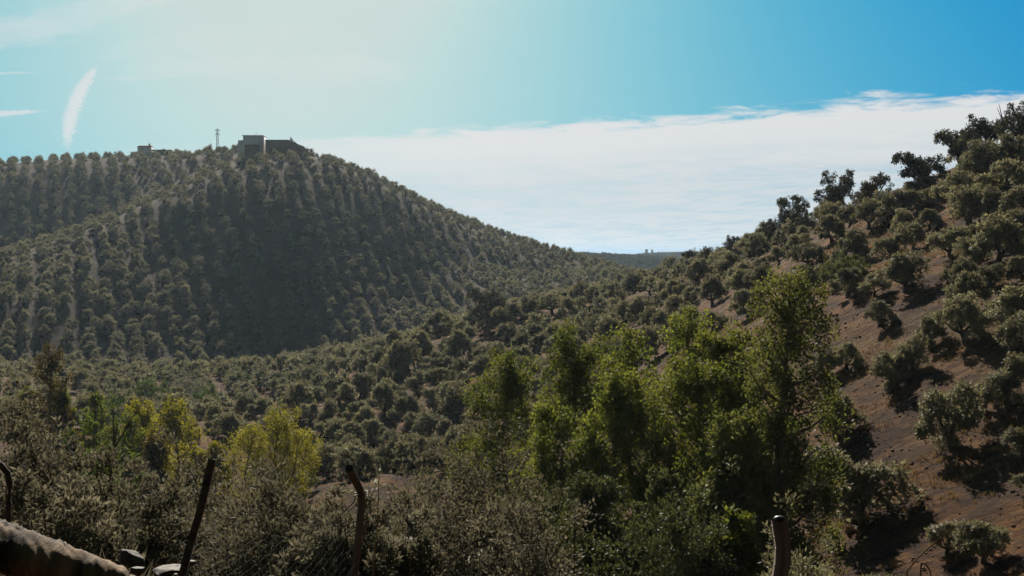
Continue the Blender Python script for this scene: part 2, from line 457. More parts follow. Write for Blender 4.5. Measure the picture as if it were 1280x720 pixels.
def ground_mat():
    m, nt, out = mat_nodes('dry_earth'); N = nt.nodes; L = nt.links
    ge = N.new('ShaderNodeNewGeometry')

    def noise(scale, detail, rough=0.6, off=0.0):
        mp = N.new('ShaderNodeMapping'); mp.inputs['Location'].default_value = (off, off * 2, off * 3)
        L.new(ge.outputs['Position'], mp.inputs[0])
        n = N.new('ShaderNodeTexNoise'); n.inputs['Scale'].default_value = scale; n.inputs['Detail'].default_value = detail
        n.inputs['Roughness'].default_value = rough; L.new(mp.outputs[0], n.inputs['Vector']); return n.outputs[0]

    def rng_(x, a, b):
        r = N.new('ShaderNodeMapRange'); r.inputs[1].default_value = a; r.inputs[2].default_value = b; L.new(x, r.inputs[0]); return r.outputs[0]

    def mix(f, a, b):
        n = N.new('ShaderNodeMix'); n.data_type = 'RGBA'
        L.new(f, n.inputs[0])
        for x, s in ((a, n.inputs[6]), (b, n.inputs[7])):
            if isinstance(x, tuple): s.default_value = rgb(x)
            else: L.new(x, s)
        return n.outputs[2]
    big = noise(0.035, 5, 0.6, 3.0); mid = noise(0.22, 7, 0.7, 9.0); fine = noise(1.7, 10, 0.8, 1.0)
    soil = mix(rng_(fine, 0.3, 0.7), (0.028, 0.012, 0.005), (0.070, 0.032, 0.013))
    ochre = mix(rng_(fine, 0.3, 0.7), (0.098, 0.044, 0.013), (0.225, 0.106, 0.034))
    straw = mix(rng_(fine, 0.3, 0.7), (0.085, 0.056, 0.028), (0.170, 0.115, 0.058))
    c = mix(rng_(mid, 0.44, 0.56), soil, ochre)
    c = mix(rng_(big, 0.50, 0.66), c, straw)
    mp = N.new('ShaderNodeMapping'); mp.inputs['Rotation'].default_value = (0, 0, 0.5); mp.inputs['Scale'].default_value = (0.22, 1.3, 0.8)
    L.new(ge.outputs['Position'], mp.inputs[0])
    fu = N.new('ShaderNodeTexNoise'); fu.inputs['Scale'].default_value = 0.9; fu.inputs['Detail'].default_value = 6; fu.inputs['Roughness'].default_value = 0.7; fu.inputs['Distortion'].default_value = 0.5
    L.new(mp.outputs[0], fu.inputs['Vector'])
    dk = N.new('ShaderNodeMix'); dk.data_type = 'RGBA'; dk.blend_type = 'MULTIPLY'; dk.inputs[7].default_value = (0.46, 0.34, 0.26, 1)
    L.new(rng_(fu.outputs[0], 0.46, 0.60), dk.inputs[0]); L.new(c, dk.inputs[6]); c = dk.outputs[2]
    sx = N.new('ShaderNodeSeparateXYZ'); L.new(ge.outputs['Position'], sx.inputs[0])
    hl = N.new('ShaderNodeMix'); hl.data_type = 'RGBA'; hl.blend_type = 'MULTIPLY'; hl.inputs[7].default_value = (0.34, 0.36, 0.38, 1)   # the far hill's shade put into its soil colour, darker and greyer
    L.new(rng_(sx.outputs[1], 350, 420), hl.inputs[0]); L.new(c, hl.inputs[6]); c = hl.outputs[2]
    ad = N.new('ShaderNodeMath'); ad.operation = 'MULTIPLY_ADD'; ad.inputs[1].default_value = 0.9; L.new(fu.outputs[0], ad.inputs[0]); L.new(fine, ad.inputs[2]); fine = ad.outputs[0]
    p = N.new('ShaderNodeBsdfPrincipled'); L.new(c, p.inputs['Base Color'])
    p.inputs['Roughness'].default_value = 0.95; p.inputs['Specular IOR Level'].default_value = 0.1
    b1 = N.new('ShaderNodeBump'); b1.inputs['Strength'].default_value = 1.0; b1.inputs['Distance'].default_value = 0.45
    L.new(fine, b1.inputs['Height'])
    L.new(b1.outputs[0], p.inputs['Normal'])
    L.new(p.outputs[0], out.inputs[0])
    return m


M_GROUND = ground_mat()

# ---------------------------------------------------------------- the lie of the land
CR = 9   # crest points in the photo include the trees on them; the ground is this many pixels lower
ctrl_px = [
    # right hillside
    (1280, 720, 68), (1180, 720, 72), (1060, 645, 85), (1180, 640, 80), (1240, 590, 83), (1270, 480, 93), (1190, 545, 90),
    (1100, 545, 95), (1045, 560, 97), (1100, 480, 105), (1150, 420, 111), (1050, 400, 126), (1200, 350, 121), (1280, 330, 118),
    (1010, 370, 142), (1180, 300, 141), (1280, 200, 156), (1200, 213, 168), (1150, 238, 174), (1110, 256, 180), (1050, 285, 185),
    (1000, 304, 200), (940, 319, 232), (880, 340, 275), (850, 346, 310), (960, 400, 148), (900, 365, 200), (980, 345, 168),
    (1400, 560, 78), (1400, 300, 110), (1400, 130, 150),
    # middle spur
    (800, 370, 295), (760, 374, 290), (700, 388, 283), (655, 402, 276), (610, 412, 274), (560, 424, 272), (500, 440, 275), (440, 462, 286), (400, 472, 300),
    (600, 445, 250), (540, 475, 235), (480, 505, 222), (700, 430, 252), (800, 402, 250), (850, 382, 250), (560, 540, 198), (460, 545, 203),
    (420, 580, 184), (560, 592, 165), (500, 592, 160), (430, 606, 150), (650, 560, 178),
    # valley floor on the left
    (340, 520, 268), (430, 500, 245), (250, 522, 250), (150, 474, 330), (50, 474, 330), (300, 466, 350), (200, 545, 210), (330, 640, 150),
    (400, 456, 372),
    # main hill, foot
    (300, 458, 425), (420, 450, 430), (200, 450, 420), (100, 446, 412), (0, 446, 396), (505, 424, 455), (600, 402, 437), (680, 382, 460), (750, 368, 490),
    # main hill, middle face
    (340, 405, 449), (340, 355, 467), (340, 305, 486), (340, 255, 507), (340, 215, 530), (340, 188 + CR, 558), (390, 190 + CR, 562),
    (230, 400, 449), (230, 350, 475), (230, 300, 504), (430, 400, 457), (430, 340, 487), (430, 275, 522),
    # left flank and its crest
    (130, 405, 437), (130, 355, 462), (130, 315, 488), (130, 278 + 5, 516), (30, 392, 424), (30, 355, 450), (30, 318 + 5, 474), (-80, 355, 456),
    (230, 225 + 6, 570), (180, 250 + 6, 545),
    # the dark face behind the left crest, and the skyline
    (130, 283, 562), (30, 318, 520), (60, 300, 590), (60, 250, 630), (60, 194 + CR, 680), (150, 250, 602), (150, 190 + CR, 665), (180, 188 + CR, 655), (250, 186 + CR, 610),
    (-60, 197 + CR, 700), (-60, 290, 610), (-300, 200 + CR, 720), (-300, 330, 560),
    # right flank
    (430, 208 + CR, 563), (500, 243 + CR, 574), (560, 268 + CR, 592), (620, 292 + CR, 604), (700, 308 + CR, 612), (760, 325 + CR, 604),
    (500, 290, 549), (500, 335, 523), (500, 382, 494), (600, 325, 566), (600, 365, 514), (700, 345, 565), (780, 345, 545), (820, 352, 480),
]
ctrl_xyz = [tuple(P(*c)) for c in ctrl_px] + [
    # near ground, on the bank below the photographer
    (0, -12, -1.5), (-14, -10, -1.0), (14, -10, -1.3), (0, 0, -1.6), (-3, 4, -1.25), (-2.2, 6, -1.62), (0, 6, -1.8), (3, 6, -1.75), (-3, 9, -2.0), (0, 9, -2.4), (4, 9, -2.5), (-6, 8, -1.55),
    (-9, 14, -3.6), (0, 14, -4.6), (7, 14, -4.8), (14, 14, -3.8), (-14, 30, -7.8), (0, 30, -9.6), (10, 30, -10.2), (22, 30, -8.0),
    (-28, 60, -13.5), (-8, 60, -17.5), (8, 60, -17.8), (20, 60, -14.5), (36, 60, -8), (-40, 30, -4), (-60, 60, -8),
    (-14, 100, -23.5), (-3, 115, -23.5), (6, 100, -19.5), (-10, 135, -25), (-45, 100, -21), (-45, 130, -24), (-70, 180, -24.5), (-110, 250, -22),
    (-110, 120, -15), (-200, 300, -14), (-180, 150, -6), (-320, 350, 0), (-320, 100, 12),
    (60, 60, 4), (60, 100, 6), (100, 100, 20), (100, 170, 24), (90, 230, 17), (86, 280, 10), (76, 350, 1), (70, 450, -10), (160, 250, 18), (200, 100, 22), (160, 420, -6), (220, 600, -14),
    (60, -60, 6), (-60, -60, 3), (0, -60, 1), (200, -100, 14), (-200, -100, 8),
    (0, 385, -17), (20, 385, -13), (38, 425, -10), (60, 520, -14), (85, 620, -19), (-30, 392, -21),
    (-100, 660, 38), (-100, 760, 18), (-250, 820, 32), (-40, 720, 24), (-8, 720, 9), (26, 730, -4), (60, 720, -16), (-400, 760, 45), (-400, 560, 30), (-420, 900, 20),
    (-100, 950, -8), (100, 900, -22), (300, 800, -22), (-300, 1050, -10), (500, 400, -10), (-600, 300, 5), (500, 1000, -24), (-600, 1000, -12), (0, -300, -4), (400, -300, 4), (-400, -300, 4), (600, 0, 6), (-700, 0, 6),
]
CTRL = np.array(ctrl_xyz)
SCL = 100.0


def tps(r2):
    return np.where(r2 > 1e-12, 0.5 * r2 * np.log(np.maximum(r2, 1e-12)), 0.0)


def fit_tps():
    p = CTRL[:, :2] / SCL; n = len(p)
    K = tps(((p[:, None] - p[None]) ** 2).sum(-1)) + np.eye(n) * 2e-4
    Pm = np.hstack((np.ones((n, 1)), p))
    A = np.block([[K, Pm], [Pm.T, np.zeros((3, 3))]])
    return np.linalg.solve(A, np.concatenate((CTRL[:, 2], np.zeros(3))))


TPS = fit_tps()


def sstep(x, a, b):
    t = np.clip((x - a) / (b - a), 0, 1); return t * t * (3 - 2 * t)


def height(x, y, rough=True):
    x = np.asarray(x, float); y = np.asarray(y, float); sh = x.shape
    xf = x.ravel(); yf = y.ravel(); out = np.empty(len(xf))
    p = CTRL[:, :2] / SCL
    for i in range(0, len(xf), 20000):
        a = xf[i:i + 20000] / SCL; b = yf[i:i + 20000] / SCL
        out[i:i + 20000] = tps((a[:, None] - p[:, 0]) ** 2 + (b[:, None] - p[:, 1]) ** 2) @ TPS[:-3] + TPS[-3] + TPS[-2] * a + TPS[-1] * b
    # beyond the mapped valley the land settles into low country with far ridges
    rr = np.hypot(xf, yf - 350)
    far = -26 + 6 * perlin(xf / 900, yf / 900, 5)
    far = far + 33 * np.exp(-((xf - 60) / 260) ** 2 - ((yf - 1350) / 150) ** 2)
    far = far + 48 * np.exp(-((xf - 330) / 420) ** 2 - ((yf - 2250) / 240) ** 2)
    far = far + 30 * np.exp(-((xf + 900) / 700) ** 2 - ((yf - 2100) / 300) ** 2)
    k = sstep(rr, 520, 900)
    out = out * (1 - k) + far * k
    if rough:
        d = np.hypot(xf, yf)
        am = sstep(d, 6, 60)
        out = out + am * (0.28 * perlin(xf / 5.5, yf / 5.5, 1) + 0.17 * perlin(xf / 2.3, yf / 2.3, 2)) + 0.035 * perlin(xf / 0.6, yf / 0.6, 3)
        out = out + 0.9 * sstep(d, 60, 200) * perlin(xf / 26, yf / 26, 4)
    return out.reshape(sh)


def h1(x, y): return float(height(np.array([x]), np.array([y]))[0])


def at(px, py, dmin=10.0, dmax=720.0):
    """Where the line of sight through a photo pixel meets the ground (or comes nearest to it)."""
    r = ray(px, py)
    t = np.geomspace(dmin, dmax, 500)
    g = r[2] * t - height(r[0] * t, t)
    hit = np.nonzero(g <= 0)[0]
    if len(hit):
        i = hit[0]
        if i > 0:
            a, b = t[i - 1], t[i]; ga, gb = g[i - 1], g[i]
            d = a + (b - a) * ga / (ga - gb)
        else: d = t[0]
    else:
        d = t[np.argmin(g / t)]
    return np.array((r[0] * d, d, h1(r[0] * d, d)))


def build_ground():
    def axis(inner, lo, hi, g):
        a = list(inner); s = inner[-1] - inner[-2]
        while a[-1] < hi: s *= g; a.append(a[-1] + s)
        s = inner[1] - inner[0]
        while a[0] > lo: s *= g; a.insert(0, a[0] - s)
        return np.array(a)
    xs = axis(np.concatenate((np.arange(-260, -60, 2.0), np.arange(-60, 70, 0.95), np.arange(70, 140, 2.0))), -7000, 7000, 1.12)
    ys = axis(np.concatenate((np.arange(-20, 0, 1.0), np.arange(0, 20, 0.4), np.arange(20, 230, 1.05), np.arange(230, 760, 2.4))), -6000, 9000, 1.10)
    X, Y = np.meshgrid(xs, ys)
    Z = height(X, Y)
    V = np.stack((X, Y, Z), -1).reshape(-1, 3)
    nx, ny = len(xs), len(ys)
    i = np.arange(nx - 1)[None, :] + nx * np.arange(ny - 1)[:, None]
    i = i.ravel()
    Fc = np.stack((i, i + 1, i + 1 + nx, i + nx), 1)
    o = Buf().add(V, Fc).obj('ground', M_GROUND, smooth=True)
    tag(o, 'dry brown earth hillsides dropping into an olive valley', kind='structure')


build_ground()

# ---------------------------------------------------------------- tree builders (unit trees; scaled when placed)


def olive_parts(nq, fine, wide=1.0, tall=1.0, nl=11, two=False, core=True, seed=0):
    """An olive about 5 m wide and 4 m tall: returns (crown Buf, trunk Buf)."""
    global rng
    keep = rng; rng = np.random.default_rng(seed)
    c = Buf(); t = Buf()
    cents = []; rads = []
    for i in range(nl):
        a = i / nl * 2 * np.pi * 2.4 + rng.uniform(-.5, .5)
        lvl = i / (nl - 1)
        rr = (1.72 - 1.30 * lvl ** 1.9) * rng.uniform(.7, 1.28) * wide
        zz = (0.85 + 2.25 * lvl ** 0.9 + rng.uniform(-.42, .42)) * tall
        if two: cx = (0.95 if i % 2 else -0.95) * wide; rr *= 0.62; zz += (0.25 if i % 2 else -0.2)
        else: cx = 0
        cents.append((cx + rr * math.cos(a), rr * math.sin(a) * (0.8 if two else 1), zz)); rads.append(rng.uniform(.52, 1.12))
    cents = np.array(cents); rads = np.array(rads)
    mid = np.array((0, 0, 1.6 * tall))
    sub = 17
    C = []; O = []; RR = []; TC = []
    for ce, ra in zip(cents, rads):
        d = rdir(sub); d[:, 2] = np.where(d[:, 2] < -0.45, -d[:, 2], d[:, 2])
        C.append(ce + d * ra * rng.uniform(.62, 1.15, (sub, 1)) * np.array((1, 1, .85)))
        O.append(d); RR.append(rng.uniform(.24, .42, sub)); TC.append(rng.uniform(0, 1, sub))
        if core: blob(c, ce, ra * 0.60, 0.25, fine, 0.15, 0, (1, 1, .8))
    C = np.concatenate(C); O = np.concatenate(O); RR = np.concatenate(RR); TC = np.concatenate(TC)
    k = max(2, int(nq / len(C)))
    L = 0.30 if fine else 0.46
    leaves(c, C, RR, k, L, L * 0.46, O * 1.2, 0.2, 0.45, 0.9, TC, outw=.35, face=1.7, upf=.85)
    # trunk: short, gnarled, splitting into limbs
    lean = rng.uniform(-.25, .25, 2)
    fork = np.array((lean[0], lean[1], 0.85 * tall))
    tube(t, [(0, 0, -.6), (0.03, 0, 0.1), (lean[0] * .4, lean[1] * .4, .5), fork], [.36, .30, .23, .24], 8, wob=.14)
    for j in range(4 if fine else 3):
        e = cents[(j * 3 + 1) % nl]
        m_ = fork * .45 + e * .55 + np.array((0, 0, -.25))
        tube(t, [fork - (0, 0, .1), m_, e], [.17, .10, .04], 6, wob=.1)
    rng = keep
    return c, t


SHAPES = [  # wide, tall, lobes, two, word
    (1.0, 1.0, 11, False, 'round'), (1.16, .88, 12, False, 'broad low'), (.86, 1.1, 10, False, 'upright'), (1.1, 1.0, 12, True, 'twin crowned'),
    (.95, .9, 9, False, 'compact'), (1.05, 1.08, 13, False, 'full'), (1.15, .95, 11, True, 'lopsided'), (.9, 1.0, 9, False, 'lumpy')]
OL_NEAR, OL_MID, OL_FAR = [], [], []
for i, (w_, t_, n_, two_, word) in enumerate(SHAPES):
    c_, k_ = olive_parts(5600, True, w_, t_, n_, two_, core=False, seed=100 + i)
    OL_NEAR.append((c_.mesh('olive_crown', M_OLIVE), k_.mesh('olive_trunk', M_BARK, True)))
    c_, k_ = olive_parts(1150, False, w_, t_, n_, two_, seed=200 + i)
    OL_MID.append((c_.mesh('olive_crown', M_OLIVE), k_.mesh('olive_trunk', M_BARK, True)))
for i, (w_, t_, n_, two_, word) in enumerate(SHAPES[:6]):
    c_, k_ = olive_parts(760, False, w_, t_, n_ - 1, two_, seed=300 + i)
    b = Buf(); b.v = c_.v[:]; b.f = c_.f[:]; b.t = c_.t[:]; b.m = c_.m[:]; b.n = c_.n
    for v, f in zip(k_.v, k_.f):
        b.v.append(v); b.f.append(f - 0 + c_.n); b.t.append(np.full(len(f), .5)); b.m.append(np.full(len(f), 1))
    b.n += k_.n
    OL_FAR.append(bpy.data.objects.new('olive_source', b.mesh('far_olive', [M_OLIVE, M_BARK])))


def oak_tree(name, label, base, w, h, leafm=None, dens=1.0, lean=0.0, seed=0, group=None, cat='tree', bare=0):
    """An open-crowned holm oak: forked limbs, leafy tufts with sky between them."""
    global rng
    keep = rng; rng = np.random.default_rng(seed)
    root = thing(name, label, cat, base, 0, group)
    t = Buf(); c = Buf()
    fork = np.array((lean * h * .25, 0, h * .28))
    tube(t, [(0, 0, -.6), (lean * h * .08, 0, h * .12), fork], [w * .055, w * .042, w * .036], 9, wob=.12)
    tips = []
    nlimb = 9
    for i in range(nlimb):
        a = i / nlimb * 2 * np.pi + rng.uniform(-.3, .3)
        out_ = rng.uniform(.18, .46) * w
        e = np.array((math.cos(a) * out_ + lean * h * .35, math.sin(a) * out_ * .9, h * rng.uniform(.34, .94)))
        m_ = fork * .5 + e * .5 + np.array((0, 0, rng.uniform(-.06, .1) * h))
        tube(t, [fork, m_, e], [w * .026, w * .016, w * .006], 6, wob=.08)
        tips.append(e)
        for j in range(5):
            q = m_ * .35 + e * .65 + rdir(1)[0] * np.array((.17 * w, .17 * w, .12 * h))
            tube(t, [m_ * .4 + e * .6, q], [w * .010, w * .003], 4, cap=False); tips.append(q)
    tips = np.array(tips)
    reps = 4
    C = np.repeat(tips, reps, 0) + rdir(len(tips) * reps) * np.array((w, w, h)) * rng.uniform(.02, .085, (len(tips) * reps, 1))
    C = C[C[:, 2] > h * .16]
    leaves(c, C, rng.uniform(.035, .07, len(C)) * w, int(26 * dens), w * .042, w * .022, None, .1, .5, 1.0)
    c.obj('crown', leafm or M_OAK, root); t.obj('trunk', M_BARK, root, True)
    rng = keep
    return root


def tall_tree(name, label, base, w, h, leafm, seed=0, nclump=95, k=95, group=None, low=0.12, L=0.30, tops=1, barkm=None, droop=0.0, cat='tree'):
    """A poplar-like tree: straight stem, upswept branches, a ragged column of small leaves."""
    global rng
    keep = rng; rng = np.random.default_rng(seed)
    root = thing(name, label, cat, base, 0, group)
    t = Buf(); c = Buf()
    C = []; O = []; RR = []
    for s in range(tops):
        ox = (s - (tops - 1) / 2) * w / (tops + .3) + rng.uniform(-.1, .1) * w
        hh = h * (1.0 if s == tops // 2 else rng.uniform(.72, .92)); ww = w / (1 + .45 * (tops - 1))
        ph = rng.uniform(0, 6.28)
        zz = np.linspace(-.6, hh * .97, 9)
        sx = ox * np.clip(zz / (hh * .35), 0.15, 1) + .06 * ww * np.sin(zz / hh * 5 + ph); sy = .06 * ww * np.cos(zz / hh * 4 + ph)
        tube(t, np.stack((sx, sy, zz), 1), np.linspace(.028, .003, 9) * hh * .62, 8, wob=.06)
        nb = 36
        for i in range(nb):
            f = low + (0.96 - low) * (i + rng.uniform(0, 1)) / nb
            a = i * 2.4 + rng.uniform(-.4, .4)
            prof = (math.sin(min(1, (f - low * .6) / (1 - low * .6)) ** 0.62 * math.pi * .97) ** .75) * .5 * ww
            rr = max(.08 * ww, prof) * rng.uniform(.6, 1.2)
            b0 = np.array((np.interp(f * hh, zz, sx), np.interp(f * hh, zz, sy), f * hh - rr * .45))
            e = np.array((b0[0] + math.cos(a) * rr, b0[1] + math.sin(a) * rr, f * hh + rr * rng.uniform(.0, .55)))
            m_ = b0 * .45 + e * .55 + np.array((0, 0, -.08 * rr))
            tube(t, [b0, m_, e], [.006 * hh, .004 * hh, .0015 * hh], 5, cap=False)
            for q_, cnt in ((e, 3), (m_ * .4 + e * .6, 2), (b0 * .4 + m_ * .6, 1)):
                for _ in range(cnt):
                    C.append(q_ + rdir(1)[0] * ww * .13 + (0, 0, -droop * rng.uniform(0, 1) * ww * .2)); O.append(unit(e - b0) * .5 + np.array((0, 0, .5)))
                    RR.append(ww * rng.uniform(.065, .135))
    C = np.array(C); O = np.array(O); RR = np.array(RR)
    kk = max(6, int(nclump * k / len(C)))
    leaves(c, C, RR, kk, L, L * .55, O, -0.2 * (droop > 0) + .1, .5, 1.1, flat=1.45, face=.6)
    c.obj('crown', leafm, root); t.obj('trunk', barkm or M_PALEBARK, root, True)
    rng = keep
    return root


def shrub(name, label, base, w, h, leafm, L, nclump=150, k=70, seed=0, d=None, asp=.36, stems=12, spiky=.5, cat='shrub', group=None, stemm=None, lay=.8):
    """A dense bush of small leaves on many thin stems."""
    global rng
    keep = rng; rng = np.random.default_rng(seed)
    root = thing(name, label, cat, base, 0, group)
    t = Buf(); c = Buf()
    d = d or w
    dirs = rdir(nclump); dirs[:, 2] = np.abs(dirs[:, 2]) ** .7
    rad = rng.uniform(0, 1, (nclump, 1)) ** .42 * rng.uniform(.86, 1.16, (nclump, 1))
    lump = 1 + .22 * np.sin(dirs[:, :1] * 7 + seed) * np.cos(dirs[:, 1:2] * 6 + seed * 2)
    C = dirs * rad * lump * np.array((w / 2, d / 2, h * .97)) + np.array((0, 0, h * .06))
    for i in range(stems):
        e = C[i]
        b0 = np.array((rng.uniform(-.1, .1) * w, rng.uniform(-.1, .1) * d, -.3))
        m_ = b0 * .5 + e * .5 + np.array((0, 0, .12 * h))
        tube(t, [b0, m_, e], [.014 * h, .009 * h, .003 * h], 5, wob=.1, cap=False)
        for j in range(3):
            q = e + rdir(1)[0] * h * .16; tube(t, [m_ * .3 + e * .7, q], [.005 * h, .0015 * h], 4, cap=False)
    O = unit(dirs + np.array((0, 0, .4)))
    leaves(c, C, rng.uniform(.05, .11, nclump) * (w + h) * .5, int(k * .92), L, L * asp, O, .3, .55, lay, outw=spiky)
    c.obj('foliage', leafm, root); t.obj('stem', stemm or M_BARK, root, True)
    rng = keep
    return root


# ---------------------------------------------------------------- the hilltop and far buildings
def house(b, x0, x1, y0, y1, z0, z1): return box(b, (x0, y0, z0), (x1, y1, z1))


def hilltop():
    # large whitewashed house
    D = 566.0
    def X(px): return ray(px, 180)[0] * D
    def Z(py): return ray(320, py)[2] * D
    g = Z(196)
    root = thing('hilltop_house', 'large whitewashed flat house on top of the main hill beside the brown ruin', 'house', (X(314), D, g))
    x0, x1 = X(303.8) - X(314), X(328) - X(314)
    b = house(Buf(), x0, x1, 0, 9, -3, Z(169.8) - g); b.obj('wall', M_WHITE, root)
    b = house(Buf(), X(297) - X(314), x0 - .003, 1.0, 7, -3, Z(175) - g); b.obj('side_wing', M_WHITE, root)
    b = Buf(); box(b, (x0 - .25, -.25, Z(169.8) - g), (x1 + .25, 9.2, Z(169.0) - g)); b.obj('cornice', M_TILE, root)
    b = Buf(); xm = X(314) - X(314)
    v = [(xm - 2.6, 2, Z(169.0) - g), (xm + 1.9, 2, Z(169.0) - g), (xm + 1.9, 6.5, Z(169.0) - g), (xm - 2.6, 6.5, Z(169.0) - g), (xm - 1.5, 4.2, Z(168.0) - g), (xm + .8, 4.2, Z(168.0) - g)]
    b.add(v, [(0, 1, 5, 4), (2, 3, 4, 5)]); b.add(v, [(1, 2, 5), (3, 0, 4)]); b.obj('roof', M_TILE, root)
    b = house(Buf(), X(307.5) - X(314), X(324) - X(314), -3.2, -.003, -3, Z(182.4) - g); b.obj('lean_to', M_BRICK, root)
    b = Buf(); box(b, (X(307.2) - X(314), -3.5, Z(182.4) - g + .003), (X(324.3) - X(314), -.004, Z(181.9) - g)); b.obj('lean_to_roof', M_TILE, root)
    b = Buf(); tube(b, [(X(318.4) - X(314), 3, Z(169) - g), (X(318.4) - X(314), 3, Z(165) - g)], .05, 5)
    box(b, (X(318.4) - X(314) - .5, 2.97, Z(165.6) - g), (X(318.4) - X(314) + .5, 3.03, Z(165.4) - g)); b.obj('antenna', M_STEEL, root)
    # brown ruined building on the right of it
    D2 = 564.0
    def X2(px): return ray(px, 180)[0] * D2
    def Z2(py): return ray(350, py)[2] * D2
    g = Z2(196); o = X2(350)
    root = thing('ruined_building', 'long brown earth walled ruin on the hilltop, right of the white house', 'ruin', (o, D2, g))
    b = Buf()
    pts = [(331.5, 175.3), (340, 175.6), (352, 175.8), (361, 176.4), (368, 177.5), (374, 180.8), (379, 182.5), (381.5, 185.5)]
    v = []
    for px, py in pts:
        x = X2(px) - o; v += [(x, 0, -4), (x, 0, Z2(py) - g), (x, 8, Z2(py) - g - .2), (x, 8, -4)]
    f = []
    n = len(pts)
    for i in range(n - 1):
        for j in range(4): f.append((i * 4 + j, i * 4 + (j + 1) % 4, (i + 1) * 4 + (j + 1) % 4, (i + 1) * 4 + j))
    f.append((0, 3, 2, 1)); f.append((4 * n - 4, 4 * n - 3, 4 * n - 2, 4 * n - 1))
    b.add(v, f); b.obj('wall', M_BRICK, root)
    b = Buf(); box(b, (X2(331) - o, -.3, Z2(175.3) - g), (X2(361) - o, 8.2, Z2(174.7) - g)); b.obj('roof', M_TILE, root)
    b = Buf(); box(b, (X2(381.6) - o, .5, -4), (X2(384.6) - o, 6, Z2(186) - g)); box(b, (X2(383.4) - o, .7, Z2(186) - g), (X2(384.4) - o, 5, Z2(185) - g)); b.obj('end_wall', M_STONE, root)
    # small white house at left with its yard wall
    D3 = 662.0
    def X3(px): return ray(px, 180)[0] * D3
    def Z3(py): return ray(178, py)[2] * D3
    g = Z3(196); o = X3(179)
    root = thing('white_cottage', 'small white cottage with chimney on the left part of the hill skyline', 'house', (o, D3, g))
    x0, x1 = X3(171.8) - o, X3(187.6) - o
    b = house(Buf(), x0, x1, 0, 5.5, -3, Z3(183.6) - g); wl = b.obj('wall', M_WHITE, root)
    b = Buf(); zz = Z3(183.6) - g; zt = Z3(181) - g
    v = [(x0 - .3, -.4, zz), (x1 + .3, -.4, zz), (x1 + .3, 5.9, zz), (x0 - .3, 5.9, zz), (x0 + .6, 2.7, zt), (x1 - .2, 2.7, zt)]
    b.add(v, [(0, 1, 5, 4), (2, 3, 4, 5), (3, 2, 1, 0)]); b.add(v, [(1, 2, 5), (3, 0, 4)]); rf = b.obj('roof', M_TILE, root)
    b = Buf(); box(b, (X3(184.4) - o, 2, zz), (X3(186.4) - o, 2.8, Z3(179) - g)); b.obj('chimney', M_WHITE, rf)
    b = Buf(); box(b, (X3(177) - o, -.03, Z3(187.6) - g), (X3(179) - o, .05, Z3(185.4) - g)); w_ = b.obj('window', M_DARK, wl)
    b = Buf(); tube(b, [(X3(184.2) - o, 3, zz), (X3(184.2) - o, 3, Z3(175) - g)], .04, 5); box(b, (X3(184.2) - o - .4, 2.97, Z3(175.6) - g), (X3(184.2) - o + .4, 3.03, Z3(175.4) - g)); b.obj('antenna', M_STEEL, root)
    b = Buf(); box(b, (X3(193) - o, -1, -3), (X3(214) - o, 2.5, Z3(188.0) - g)); y_ = b.obj('yard_building', M_STONE, root)
    b = Buf(); box(b, (X3(192.5) - o, -1.2, Z3(188.0) - g + .003), (X3(214.5) - o, 2.7, Z3(187.3) - g)); b.obj('yard_roof', M_TILE, y_)
    # steel mast
    D4 = 640.0
    def X4(px): return ray(px, 180)[0] * D4
    def Z4(py): return ray(271, py)[2] * D4
    gx = X4(271.8); gz = h1(gx, D4)
    root = thing('power_pylon', 'thin steel power pylon with two crossarms on the hill skyline', 'pylon', (gx, D4, gz))
    top = Z4(161.5) - gz; b = Buf()
    wb, wt = .62, .22
    for sx in (-1, 1):
        for sy in (-1, 1):
            tube(b, [(sx * wb, sy * wb, -.5), (sx * wt, sy * wt, top)], .055, 4)
    nseg = 9
    for i in range(nseg):
        za, zb = top * i / nseg, top * (i + 1) / nseg
        wa = wb + (wt - wb) * i / nseg; wc = wb + (wt - wb) * (i + 1) / nseg
        s = 1 if i % 2 else -1
        for sy in (-1, 1):
            tube(b, [(s * wa, sy * wa, za), (-s * wc, sy * wc, zb)], .05, 4); tube(b, [(sy * wa, s * wa, za), (sy * wc, -s * wc, zb)], .05, 4)
    b.obj('lattice_mast', M_STEEL, root)
    for py, wd in ((162.6, 2.3), (167.6, 1.8)):
        b = Buf(); z = Z4(py) - gz
        tube(b, [(-wd / 2, 0, z), (wd / 2, 0, z)], .13, 5); tube(b, [(-wd / 2, 0, z), (0, 0, z + .8)], .05, 4); tube(b, [(wd / 2, 0, z), (0, 0, z + .8)], .05, 4)
        ca = b.obj('crossarm', M_STEEL, root)
        for sx in (-1, 1):
            b = Buf(); tube(b, [(sx * wd * .47, 0, z), (sx * wd * .47, 0, z - .6)], .09, 5); b.obj('insulator', M_DARK, ca)
    # castle ruin on the far ridge
    D5 = 2235.0
    gx = ray(811.5, 315)[0] * D5
    gz = h1(gx, D5)
    root = thing('castle_ruin', 'distant castle ruin with two square towers on the far ridge', 'ruin', (gx, D5, gz))
    zt = ray(811, 312.0)[2] * D5 - gz
    for px, wd, dz in ((808, 3.8, -.2), (815, 2.8, -.8)):
        b = Buf(); x = ray(px, 315)[0] * D5 - gx
        box(b, (x - wd / 2, -2, -4), (x + wd / 2, 2.5, zt + dz))
        box(b, (x - wd / 2 - .1, -2.1, zt + dz), (x - wd * .12, 2.6, zt + dz + 1.0)); box(b, (x + wd * .15, -2.1, zt + dz), (x + wd / 2 + .1, 2.6, zt + dz + .8))
        b.obj('tower', M_STONE, root)
    b = Buf(); box(b, (-9, 0, -4), (9, 1.2, zt * .45)); b.obj('curtain_wall', M_STONE, root)


hilltop()

